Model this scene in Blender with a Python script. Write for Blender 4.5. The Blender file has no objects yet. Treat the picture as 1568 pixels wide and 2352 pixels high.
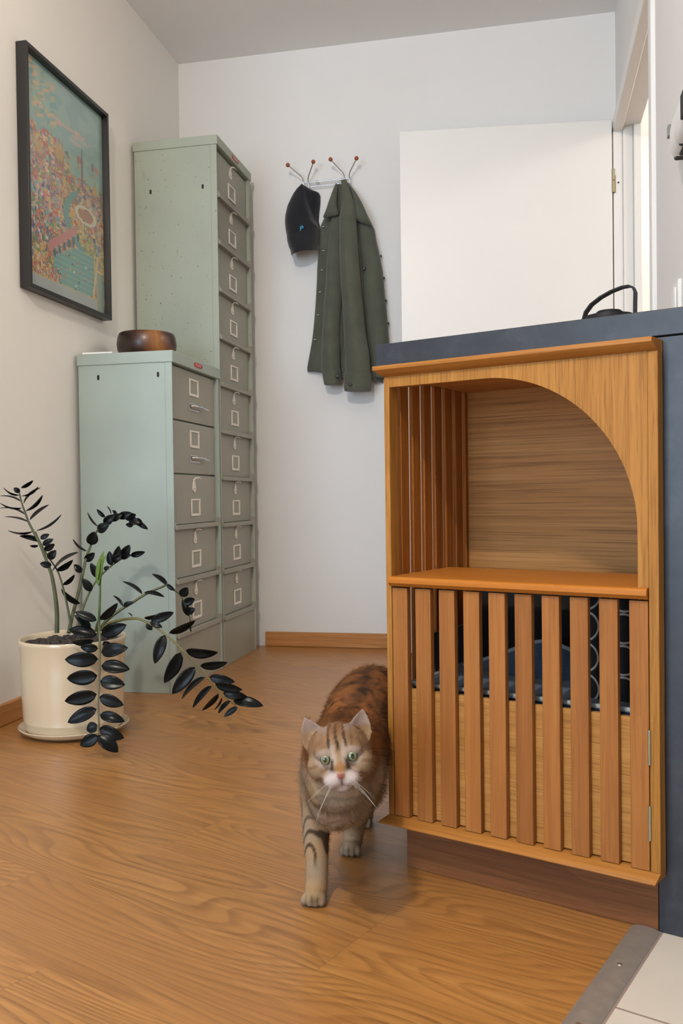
import bpy, bmesh, math, random
from mathutils import Vector, Matrix, noise as mnoise

random.seed(11)
S = bpy.context.scene
COL = S.collection
PI = math.pi

# ------------------------------------------------------------------ camera
def set_camera():
    yaw, pitch, roll, f = 0.20846, -0.01734, -0.01298, 2043.3
    fw = Vector((-math.sin(yaw)*math.cos(pitch), math.cos(yaw)*math.cos(pitch), math.sin(pitch)))
    rt = Vector((math.cos(yaw), math.sin(yaw), 0)); up = rt.cross(fw)
    rt2 = rt*math.cos(roll) + up*math.sin(roll)
    up2 = -rt*math.sin(roll) + up*math.cos(roll)
    cd = bpy.data.cameras.new('camera'); cam = bpy.data.objects.new('camera', cd); COL.objects.link(cam)
    cam.matrix_world = Matrix(((rt2.x, up2.x, -fw.x, 0), (rt2.y, up2.y, -fw.y, 0), (rt2.z, up2.z, -fw.z, .64), (0, 0, 0, 1)))
    cd.sensor_fit = 'VERTICAL'; cd.sensor_height = 24.0; cd.sensor_width = 16.0
    cd.lens = f/2352*24.0
    cd.clip_start = .02
    S.camera = cam
set_camera()

# ------------------------------------------------------------------ exposure, sky, lights
S.view_settings.view_transform = 'Standard'
S.view_settings.look = 'None'
S.view_settings.exposure = -0.2
S.view_settings.gamma = 1.0
w = bpy.data.worlds.new('sky'); S.world = w; w.use_nodes = True
bg = w.node_tree.nodes['Background']; bg.inputs[0].default_value = (.75, .86, 1.0, 1); bg.inputs[1].default_value = 1.0

def area(name, loc, aim, sx, sy, power, col, spread=PI):
    d = bpy.data.lights.new(name, 'AREA'); d.shape = 'RECTANGLE'; d.size = sx; d.size_y = sy; d.energy = power; d.color = col; d.spread = spread
    o = bpy.data.objects.new(name, d); COL.objects.link(o); o.location = loc
    o.rotation_euler = (Vector(aim)-Vector(loc)).to_track_quat('-Z', 'Y').to_euler()
    return o
def bulb(name, loc, r, power, col):
    d = bpy.data.lights.new(name, 'POINT'); d.shadow_soft_size = r; d.energy = power; d.color = col
    o = bpy.data.objects.new(name, d); COL.objects.link(o); o.location = loc
    return o
WIN_P, LAMP_P, HALL_P, SIDE_P, DEEP_P = 124, 128, 6, 27, 40
area('window_daylight', (-2.1, -2.72, 1.20), (-1.8, 3.0, .9), 1.9, 2.1, WIN_P, (.60, .79, 1.0))
bulb('ceiling_lamp_light', (-.54, -.08, 2.36), .05, LAMP_P, (1.0, .91, .80))
bulb('hall_lamp_light', (-.85, 1.95, 2.40), .12, HALL_P, (1.0, .84, .66))
bulb('side_room_fill_light', (1.5, 4.5, 2.3), .12, DEEP_P, (1.0, .95, .84))  # added fill, brightens the side room without reaching the door leaf
bulb('side_room_lamp_light', (1.65, 2.95, 2.385), .10, SIDE_P, (1.0, .92, .80))

# ------------------------------------------------------------------ mesh helpers
class MB:
    def __init__(s): s.bm = bmesh.new()
    def face(s, vs, mi=0):
        try:
            f = s.bm.faces.new(vs); f.material_index = mi; return f
        except ValueError: return None
    def hexa(s, p, mi=0):
        v = [s.bm.verts.new(q) for q in p]
        for q in ((0,3,2,1),(4,5,6,7),(0,1,5,4),(1,2,6,5),(2,3,7,6),(3,0,4,7)): s.face([v[i] for i in q], mi)
    def box(s, x0, x1, y0, y1, z0, z1, mi=0):
        s.hexa([(x0,y0,z0),(x1,y0,z0),(x1,y1,z0),(x0,y1,z0),(x0,y0,z1),(x1,y0,z1),(x1,y1,z1),(x0,y1,z1)], mi)
    def prism(s, poly, off, mi=0):
        a = [s.bm.verts.new(p) for p in poly]; off = Vector(off)
        b = [s.bm.verts.new(Vector(p)+off) for p in poly]; n = len(poly)
        s.face(a, mi); s.face(list(reversed(b)), mi)
        for i in range(n): s.face([a[i], b[i], b[(i+1) % n], a[(i+1) % n]], mi)
    def strip(s, rings, closed=True, caps=True, mi=0):
        R = [[s.bm.verts.new(p) for p in r] for r in rings]
        for i in range(len(R)-1):
            n = len(R[i])
            for j in range(n if closed else n-1):
                s.face([R[i][j], R[i][(j+1) % n], R[i+1][(j+1) % n], R[i+1][j]], mi)
        if caps and closed:
            s.face(list(reversed(R[0])), mi); s.face(R[-1], mi)
        return R
    def tube(s, pts, rad, seg=8, mi=0):
        P = [Vector(p) for p in pts]; n = len(P)
        if not hasattr(rad, '__len__'): rad = [rad]*n
        rings = []; nrm = None
        for i in range(n):
            t = (P[min(i+1, n-1)]-P[max(i-1, 0)]).normalized()
            if nrm is None:
                nrm = t.orthogonal().normalized()
            else:
                nrm = (nrm - t*nrm.dot(t)).normalized()
            b = t.cross(nrm)
            rings.append([P[i] + (nrm*math.cos(2*PI*k/seg)+b*math.sin(2*PI*k/seg))*rad[i] for k in range(seg)])
        s.strip(rings, mi=mi)
    def lathe(s, prof, seg=48, c=(0, 0, 0), mi=0, closed_profile=False):
        c = Vector(c); rings = []
        for r, z in prof: rings.append([c+Vector((r*math.cos(2*PI*k/seg), r*math.sin(2*PI*k/seg), z)) for k in range(seg)])
        if closed_profile:
            R = [[s.bm.verts.new(p) for p in r] for r in rings]
            for i in range(len(R)):
                a, b = R[i], R[(i+1) % len(R)]
                for j in range(seg): s.face([a[j], a[(j+1) % seg], b[(j+1) % seg], b[j]], mi)
        else: s.strip(rings, mi=mi)
    def ball(s, c, r, seg=16, M=None, mi=0):
        if not hasattr(r, '__len__'): r = (r, r, r)
        T = Matrix.Translation(c) @ (M.to_4x4() if M else Matrix()) @ Matrix.Diagonal((*r, 1))
        d = bmesh.ops.create_uvsphere(s.bm, u_segments=seg, v_segments=max(6, seg*2//3), radius=1, matrix=T)
        for v in d['verts']:
            for f in v.link_faces: f.material_index = mi
    def grid(s, fn, nu, nv, mi=0):
        V = [[s.bm.verts.new(fn(i/nu, j/nv)) for j in range(nv+1)] for i in range(nu+1)]
        for i in range(nu):
            for j in range(nv): s.face([V[i][j], V[i+1][j], V[i+1][j+1], V[i][j+1]], mi)
        return V
    def build(s, name, mats, parent=None, smooth=None, bevel=0, seg=2, solid=0, subsurf=0, loc=None, rot=None):
        bmesh.ops.recalc_face_normals(s.bm, faces=s.bm.faces[:])
        me = bpy.data.meshes.new(name); s.bm.to_mesh(me); s.bm.free()
        if not isinstance(mats, (list, tuple)): mats = [mats]
        for m in mats: me.materials.append(m)
        if smooth is not None:
            for p in me.polygons: p.use_smooth = True
            me.set_sharp_from_angle(angle=math.radians(smooth))
        o = bpy.data.objects.new(name, me); COL.objects.link(o)
        if parent: o.parent = parent
        if loc: o.location = loc
        if rot: o.rotation_euler = rot
        if bevel:
            b = o.modifiers.new('bevel', 'BEVEL'); b.width = bevel; b.segments = seg; b.limit_method = 'ANGLE'; b.angle_limit = math.radians(40)
            if smooth is None:
                for p in me.polygons: p.use_smooth = True
                me.set_sharp_from_angle(angle=math.radians(60))
        if solid:
            b = o.modifiers.new('thickness', 'SOLIDIFY'); b.thickness = solid; b.offset = 0
        if subsurf:
            b = o.modifiers.new('subdivision', 'SUBSURF'); b.levels = subsurf; b.render_levels = subsurf
        return o

def tag(o, label=None, cat=None, group=None, kind=None):
    if label: o['label'] = label
    if cat: o['category'] = cat
    if group: o['group'] = group
    if kind: o['kind'] = kind
    return o
def thing(name, label, cat, loc=(0, 0, 0), rotz=0, group=None):
    o = bpy.data.objects.new(name, None); COL.objects.link(o); o.empty_display_size = .05
    o.location = loc; o.rotation_euler = (0, 0, rotz)
    return tag(o, label, cat, group)
def dup(o, parent, loc=None):
    c = o.copy(); COL.objects.link(c); c.parent = parent
    if loc is not None: c.location = loc
    for ch in list(o.children): dup(ch, c)
    return c

# ------------------------------------------------------------------ materials
def srgb(r, g, b):
    f = lambda c: (c/255/12.92) if c/255 <= .04045 else ((c/255+.055)/1.055)**2.4
    return (f(r), f(g), f(b), 1)
class NT:
    """small helper to write node trees"""
    def __init__(s, name):
        s.m = bpy.data.materials.new(name); s.m.use_nodes = True; s.t = s.m.node_tree; s.n = s.t.nodes
        s.b = s.n['Principled BSDF']
    def link(s, a, b): s.t.links.new(a, b)
    def node(s, typ, ins=None, **kw):
        n = s.n.new(typ)
        for k, v in kw.items(): setattr(n, k, v)
        for k, v in (ins or {}).items():
            if hasattr(v, 'is_linked'): s.link(v, n.inputs[k])
            else: n.inputs[k].default_value = v
        return n
    def math(s, op, a, b=None, c=None):
        n = s.n.new('ShaderNodeMath'); n.operation = op
        for i, v in enumerate((a, b, c)):
            if v is None: continue
            if hasattr(v, 'is_linked'): s.link(v, n.inputs[i])
            else: n.inputs[i].default_value = v
        return n.outputs[0]
    def mix(s, f, a, b, mode='MIX'):
        n = s.n.new('ShaderNodeMix'); n.data_type = 'RGBA'; n.blend_type = mode
        for k, v in ((0, f), (6, a), (7, b)):
            if hasattr(v, 'is_linked'): s.link(v, n.inputs[k])
            else: n.inputs[k].default_value = v
        return n.outputs[2]
    def ramp(s, f, stops, interp='LINEAR'):
        n = s.n.new('ShaderNodeValToRGB'); n.color_ramp.interpolation = interp
        e = n.color_ramp.elements
        while len(e) > 1: e.remove(e[-1])
        e[0].position, e[0].color = stops[0]
        for p, c in stops[1:]:
            x = e.new(p); x.color = c
        s.link(f, n.inputs[0]); return n.outputs[0]
    def coord(s, which='Object'): return s.n.new('ShaderNodeTexCoord').outputs[which]
    def mapping(s, v, scale=(1, 1, 1), rot=(0, 0, 0), loc=(0, 0, 0)):
        n = s.node('ShaderNodeMapping', {'Vector': v, 'Scale': scale, 'Rotation': rot, 'Location': loc}); return n.outputs[0]
    def noise(s, v, scale, detail=2, rough=.5, dist=0):
        n = s.node('ShaderNodeTexNoise', {'Vector': v, 'Scale': scale, 'Detail': detail, 'Roughness': rough, 'Distortion': dist}); return n.outputs[0]
    def sep(s, v): return s.node('ShaderNodeSeparateXYZ', {0: v}).outputs
    def comb(s, x, y, z):
        n = s.n.new('ShaderNodeCombineXYZ')
        for i, v in enumerate((x, y, z)):
            if hasattr(v, 'is_linked'): s.link(v, n.inputs[i])
            else: n.inputs[i].default_value = v
        return n.outputs[0]
    def set(s, **kw):
        for k, v in kw.items():
            k = {'color': 'Base Color', 'rough': 'Roughness', 'metal': 'Metallic', 'spec': 'Specular IOR Level', 'coat': 'Coat Weight', 'coatr': 'Coat Roughness', 'trans': 'Transmission Weight', 'sheen': 'Sheen Weight'}[k]
            if hasattr(v, 'is_linked'): s.link(v, s.b.inputs[k])
            else: s.b.inputs[k].default_value = v
        return s
    def bump(s, h, strength=.2, dist=.002):
        n = s.node('ShaderNodeBump', {'Height': h, 'Strength': strength, 'Distance': dist}); s.link(n.outputs[0], s.b.inputs['Normal'])

def plain(name, col, rough=.5, metal=0, var=.04, scale=30, bump=0, bscale=200, **kw):
    t = NT(name); c = t.coord()
    n = t.noise(c, scale, 3)
    a = tuple(max(0, x*(1-var)) for x in col[:3])+(1,); b = tuple(min(1, x*(1+var)) for x in col[:3])+(1,)
    t.set(color=t.ramp(n, [(.3, a), (.7, b)]), rough=rough, metal=metal, **kw)
    if bump: t.bump(t.noise(c, bscale, 3), bump, .001)
    return t.m

def wood(name, lo, hi, axis='Z', scale=1.0, rough=.5, pore=.35, spec=.16, island=True, cath=.3, long=.05):
    """oak / teak veneer: grain runs along one object axis"""
    t = NT(name); c = t.coord()
    if island:
        r = t.node('ShaderNodeNewGeometry').outputs['Random Per Island']
        c = t.node('ShaderNodeVectorMath', {0: c, 1: t.comb(t.math('MULTIPLY', r, 3.1), t.math('MULTIPLY', r, 7.7), t.math('MULTIPLY', r, 5.3))}, operation='ADD').outputs[0]
    k = {'X': (long, 1, 1), 'Y': (1, long, 1), 'Z': (1, 1, long)}[axis]
    k2 = tuple(x*(.6 if x < 1 else 1) for x in k)
    v = t.mapping(c, tuple(x*scale for x in k)); v2 = t.mapping(c, tuple(x*scale for x in k2))
    big = t.noise(v, 30, 4, .6, .4)
    streak = t.noise(v2, 120, 4, .65)
    fine = t.noise(v2, 300, 3, .6)
    rings = t.math('FRACT', t.math('MULTIPLY', t.noise(v, 8, 2, .5, .6), 15))
    g = t.math('ADD', t.math('ADD', t.math('MULTIPLY', big, .5*(1-cath)), t.math('MULTIPLY', streak, .5)), t.math('MULTIPLY', rings, .5*cath))
    mid = tuple((a+b)/2 for a, b in zip(lo, hi))
    col = t.ramp(g, [(.32, lo), (.48, mid), (.64, hi)])
    dark = tuple(x*.5 for x in lo[:3])+(1,)
    pm = t.math('MULTIPLY', t.ramp(fine, [(.36, (1, 1, 1, 1)), (.5, (0, 0, 0, 1))]), pore)
    col = t.mix(pm, col, dark)
    if island:
        col = t.mix(1.0, col, t.ramp(r, [(0, (.86, .84, .84, 1)), (1, (1.1, 1.1, 1.08, 1))]), 'MULTIPLY')
    t.set(color=col, rough=rough, spec=spec)
    t.bump(fine, .12, .0006)
    return t.m

def floor_mat():
    t = NT('laminate_oak_planks'); c = t.coord()
    p = t.mapping(c, rot=(0, 0, .38916)); x, y, z = t.sep(p)
    row = t.math('FLOOR', t.math('DIVIDE', y, .192))
    rn = t.node('ShaderNodeTexWhiteNoise', {'W': row}, noise_dimensions='1D').outputs[0]
    xs = t.math('ADD', x, t.math('MULTIPLY', rn, 1.29))
    colm = t.math('FLOOR', t.math('DIVIDE', xs, 1.29))
    pid = t.math('ADD', t.math('MULTIPLY', row, 17.3), t.math('MULTIPLY', colm, 5.7))
    rnd = t.node('ShaderNodeTexWhiteNoise', {'W': pid}, noise_dimensions='1D').outputs[0]
    ox = t.math('MULTIPLY', rnd, 40); gx = t.math('ADD', x, ox)
    # cathedral grain: distance bands bent along the plank
    n1 = t.noise(t.comb(t.math('MULTIPLY', gx, .75), t.math('MULTIPLY', y, 4.2), rnd), 1.0, 2, .5, .25)
    band = t.math('FRACT', t.math('ADD', t.math('MULTIPLY', y, 40.0), t.math('MULTIPLY', n1, 36.0)))
    n2 = t.noise(t.comb(t.math('MULTIPLY', gx, 2.5), t.math('MULTIPLY', y, 70), 0), 1.0, 4, .65)
    n3 = t.noise(t.comb(t.math('MULTIPLY', gx, 9), t.math('MULTIPLY', y, 330), 0), 1.0, 3, .6)
    n4 = t.noise(t.comb(t.math('MULTIPLY', gx, .9), t.math('MULTIPLY', y, 4), 5), 1.0, 2, .5)
    base = t.ramp(n2, [(.3, srgb(152, 105, 52)), (.55, srgb(174, 122, 63)), (.75, srgb(188, 138, 77))])
    base = t.mix(t.ramp(n4, [(.35, (0, 0, 0, 1)), (.7, (.6, .6, .6, 1))]), base, srgb(156, 105, 54))
    ring = t.ramp(band, [(0, (0, 0, 0, 1)), (.40, (.06, .06, .06, 1)), (.72, (.55, .55, .55, 1)), (.88, (.72, .72, .72, 1)), (1, (0, 0, 0, 1))])
    rm = t.math('MULTIPLY', ring, t.ramp(n4, [(.3, (1, 1, 1, 1)), (.75, (.5, .5, .5, 1))]))
    rm = t.math('MULTIPLY', rm, t.ramp(n3, [(.3, (1, 1, 1, 1)), (.7, (.45, .45, .45, 1))]))
    col = t.mix(rm, base, srgb(106, 62, 26))
    col = t.mix(t.math('MULTIPLY', t.ramp(n3, [(.35, (1, 1, 1, 1)), (.5, (0, 0, 0, 1))]), .22), col, srgb(100, 56, 22))
    col = t.mix(1.0, col, t.ramp(rnd, [(0, (.93, .92, .91, 1)), (1, (1.05, 1.05, 1.04, 1))]), 'MULTIPLY')
    fy = t.math('FRACT', t.math('DIVIDE', y, .192)); fx = t.math('FRACT', t.math('DIVIDE', xs, 1.29))
    seam = t.math('MAXIMUM', t.math('LESS_THAN', fy, .006), t.math('LESS_THAN', fx, .0011))
    col = t.mix(t.math('MULTIPLY', seam, .35), col, srgb(92, 58, 30))
    t.set(color=col, rough=t.ramp(n2, [(.2, (.34, .34, .34, 1)), (.8, (.42, .42, .42, 1))]), spec=.7, coat=.2, coatr=.3)
    t.bump(t.math('SUBTRACT', n3, t.math('MULTIPLY', seam, 2)), .05, .0008)
    return t.m
def tile_mat():
    t = NT('glazed_floor_tile'); c = t.coord()
    x, y, z = t.sep(c)
    fx = t.math('FRACT', t.math('DIVIDE', t.math('SUBTRACT', x, .4405), .30)); fy = t.math('FRACT', t.math('DIVIDE', t.math('ADD', y, .195), .30))
    g = t.math('MAXIMUM', t.math('LESS_THAN', fx, .012), t.math('MAXIMUM', t.math('LESS_THAN', fy, .006), t.math('GREATER_THAN', fy, .994)))
    col = t.mix(g, t.ramp(t.noise(c, 9, 4), [(.3, srgb(205, 194, 180)), (.7, srgb(214, 204, 191))]), srgb(150, 132, 122))
    t.set(color=col, rough=.35); t.bump(t.math('MULTIPLY', g, -1), .4, .002)
    return t.m
def paint_metal(name, col, wear, rust=True):
    t = NT(name); c = t.coord()
    n = t.noise(c, 3.2, 4); sp = t.noise(c, 130, 2, .4); sc = t.noise(t.mapping(c, (1, 1, .25)), 16, 5, .7)
    a = tuple(x*.93 for x in col[:3])+(1,); b = tuple(x*1.06 for x in col[:3])+(1,)
    k = t.ramp(n, [(.35, a), (.65, b)])
    if wear:
        k = t.mix(t.math('MULTIPLY', t.ramp(sp, [(.71, (0, 0, 0, 1)), (.76, (1, 1, 1, 1))]), wear), k, srgb(104, 92, 70))
        k = t.mix(t.math('MULTIPLY', t.ramp(sc, [(.62, (0, 0, 0, 1)), (.78, (1, 1, 1, 1))]), wear*.55), k, srgb(120, 108, 84))
    t.set(color=k, rough=.46, spec=.45); t.bump(t.noise(c, 420, 2), .05, .0004)
    return t.m
def laminate_mat():
    t = NT('dark_stone_laminate'); c = t.coord()
    n = t.noise(c, 14, 5, .65); n2 = t.noise(c, 60, 4, .6)
    g = t.math('ADD', t.math('MULTIPLY', n, .75), t.math('MULTIPLY', n2, .25))
    t.set(color=t.ramp(g, [(.32, srgb(27, 30, 36)), (.5, srgb(37, 40, 47)), (.68, srgb(52, 55, 62))]), rough=.36, spec=.5)
    t.bump(n2, .06, .0005)
    return t.m
def fabric(name, col, rough=.9, var=.12, weave=900):
    t = NT(name); c = t.coord()
    n = t.noise(c, 14, 4); f = t.noise(c, weave, 2)
    a = tuple(x*(1-var) for x in col[:3])+(1,); b = tuple(x*(1+var) for x in col[:3])+(1,)
    k = t.ramp(n, [(.3, a), (.7, b)])
    k = t.mix(1.0, k, t.ramp(f, [(.3, (.75, .75, .75, 1)), (.7, (1.2, 1.2, 1.2, 1))]), 'MULTIPLY')
    t.set(color=k, rough=rough, spec=.2, sheen=.25); t.bump(f, .25, .0008)
    return t.m

M = {}
M['wall'] = plain('white_wall_paint', (.775, .77, .76, 1), .85, var=.012, scale=4, bump=.06, bscale=260)
M['wall_left'] = plain('lamp_tinted_wall_paint', (.83, .80, .755, 1), .85, var=.012, scale=4, bump=.06, bscale=260)  # lamp warmth and brightness mixed into the left wall's white
M['ceiling'] = plain('ceiling_paint', (.85, .85, .845, 1), .9, var=.01, scale=4, bump=.05, bscale=150)
M['gloss_white'] = plain('white_gloss_paint', (.79, .785, .77, 1), .38, var=.01, scale=3)
M['floor'] = floor_mat(); M['tile'] = tile_mat()
M['skirting'] = wood('oak_skirting', srgb(168, 112, 62), srgb(196, 142, 90), 'X', 1.2, .4, .15)
M['oak'] = wood('oiled_oak_veneer', srgb(142, 94, 38), srgb(172, 121, 58), 'Z', 1.3, .45, .45, cath=.05)
M['oak_x'] = wood('oiled_oak_across', srgb(148, 94, 40), srgb(174, 118, 56), 'X', 1.0, .38, .25)
M['oak_plain'] = wood('oiled_oak_shelf', srgb(162, 96, 32), srgb(172, 107, 42), 'X', .8, .36, .12)
M['teak'] = wood('teak_slat', srgb(138, 86, 42), srgb(162, 107, 56), 'Z', 1.1, .45, .22, cath=.1)
M['teak_side'] = wood('oiled_slat', srgb(132, 78, 30), srgb(160, 100, 42), 'Z', .9, .42, .22)
M['panel'] = wood('ribbed_oak_panel', srgb(156, 106, 52), srgb(186, 136, 74), 'X', 1.8, .5, .6, cath=.05, long=.03)
M['back'] = wood('teak_back_panel', srgb(152, 104, 56), srgb(188, 138, 82), 'X', 1.2, .5, .6, cath=.04, long=.018)
M['plinth'] = wood('walnut_plinth', srgb(100, 64, 38), srgb(122, 80, 50), 'X', 1.0, .45, .3)
M['laminate'] = laminate_mat()
M['green'] = paint_metal('grey_green_enamel', srgb(162, 170, 156), .85)
M['green_clean'] = paint_metal('pale_green_enamel', srgb(160, 173, 165), .10)
M['front'] = paint_metal('grey_drawer_enamel', srgb(146, 145, 133), .12)
M['dark'] = plain('black_void', (.008, .008, .008, 1), .7)
M['bright'] = plain('pale_card_holder', srgb(222, 215, 205), .4)
M['chrome'] = plain('polished_chrome', (.6, .6, .61, 1), .22, 1)
M['steel'] = plain('brushed_steel', (.62, .60, .56, 1), .32, 1)
M['brass'] = plain('dull_brass', (.30, .265, .17, 1), .45, .6)
M['bronze'] = plain('brushed_bronze_strip', (.30, .26, .225, 1), .42, .35, var=.08, scale=60)
M['red'] = plain('red_badge', srgb(178, 58, 56), .35)
M['black_frame'] = plain('black_frame_lacquer', (.018, .017, .016, 1), .38)
M['black_plastic'] = plain('black_plastic', (.010, .010, .011, 1), .55, spec=.2)
M['white_plastic'] = plain('white_plastic', (.80, .79, .76, 1), .35)
M['paper'] = plain('white_paper', (.84, .84, .82, 1), .7)
M['knob'] = plain('red_brown_knob', srgb(148, 76, 46), .3)
M['coat'] = fabric('olive_wool_cloth', srgb(84, 87, 75))
M['button'] = plain('dark_button', srgb(40, 44, 38), .4)
M['slit'] = plain('pale_buttonhole', srgb(185, 190, 180), .7)
M['cap'] = fabric('black_cap_cotton', srgb(30, 31, 37), weave=700)
M['cap_in'] = fabric('black_cap_lining', srgb(17, 18, 21), weave=700)
M['emblem'] = plain('blue_embroidery', srgb(60, 150, 190), .6)
M['pot'] = plain('cream_glazed_ceramic', srgb(208, 190, 160), .16, var=.05, scale=7, coat=.4)
M['pebble'] = plain('dark_pebbles', srgb(52, 44, 38), .55, var=.5, scale=40)
M['leaf'] = plain('near_black_leaf', (.006, .007, .0065, 1), .24, var=.35, scale=30, spec=.13)
M['leaf_new'] = plain('bright_green_leaf', srgb(98, 126, 58), .4, var=.2)
M['stem_dark'] = plain('dark_green_stem', srgb(74, 80, 50), .4, var=.3, scale=25)
M['stem_green'] = plain('green_stem', srgb(70, 98, 48), .4, var=.25, scale=25)
M['stem_olive'] = plain('olive_stem', srgb(104, 100, 52), .4, var=.25, scale=25)
M['blue_fabric'] = fabric('slate_blue_fabric', srgb(74, 96, 120), weave=600)
M['piping'] = fabric('pale_piping', srgb(160, 170, 172), weave=600)
M['black_fabric'] = fabric('black_print_fabric', srgb(26, 27, 28), weave=600)
M['glass'] = None
def bowl_mat():
    t = NT('turned_walnut'); c = t.coord()
    x, y, z = t.sep(c)
    n = t.noise(t.mapping(c, (1, 1, .6)), 9, 3, .5, .8)
    side = t.math('ADD', t.math('MULTIPLY', x, .91), t.math('MULTIPLY', y, .41))
    d = t.math('ADD', t.math('MULTIPLY', side, 4.6), t.math('ADD', t.math('MULTIPLY', n, .42), t.math('MULTIPLY', z, 1.6)))
    rings = t.math('FRACT', t.math('MULTIPLY', d, 11))
    heart = t.ramp(d, [(.02, srgb(40, 25, 18)), (.22, srgb(62, 36, 24)), (.30, srgb(112, 66, 34)), (.48, srgb(158, 104, 52)), (.60, srgb(120, 70, 38)), (.70, srgb(58, 34, 24))])
    t.set(color=t.mix(t.math('MULTIPLY', rings, .22), heart, srgb(52, 30, 20)), rough=.36, coat=.1)
    return t.m
M['bowl'] = bowl_mat()
def glass_mat():
    m = bpy.data.materials.new('picture_glass'); m.use_nodes = True; t = m.node_tree; t.nodes.clear()
    o = t.nodes.new('ShaderNodeOutputMaterial'); mx = t.nodes.new('ShaderNodeMixShader'); tr = t.nodes.new('ShaderNodeBsdfTransparent'); gl = t.nodes.new('ShaderNodeBsdfGlossy')
    lw = t.nodes.new('ShaderNodeLayerWeight'); pw = t.nodes.new('ShaderNodeMath'); pw.operation = 'POWER'; pw.inputs[1].default_value = 5
    ma = t.nodes.new('ShaderNodeMath'); ma.operation = 'MULTIPLY_ADD'; ma.inputs[1].default_value = .9; ma.inputs[2].default_value = .035; gl.inputs['Roughness'].default_value = .12
    t.links.new(lw.outputs['Facing'], pw.inputs[0]); t.links.new(pw.outputs[0], ma.inputs[0]); t.links.new(ma.outputs[0], mx.inputs[0])
    t.links.new(tr.outputs[0], mx.inputs[1]); t.links.new(gl.outputs[0], mx.inputs[2]); t.links.new(mx.outputs[0], o.inputs[0])
    return m
M['glass'] = glass_mat()
def vcol_mat(name, rough=.8, spec=.2, bump=0, sheen=0):
    t = NT(name); a = t.node('ShaderNodeAttribute', attribute_name='Col'); t.set(color=a.outputs['Color'], rough=rough, spec=spec, sheen=sheen)
    if bump: t.bump(t.noise(t.mapping(t.coord(), (1, 1, .4)), 420, 3, .7), bump, .003)
    return t.m

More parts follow.
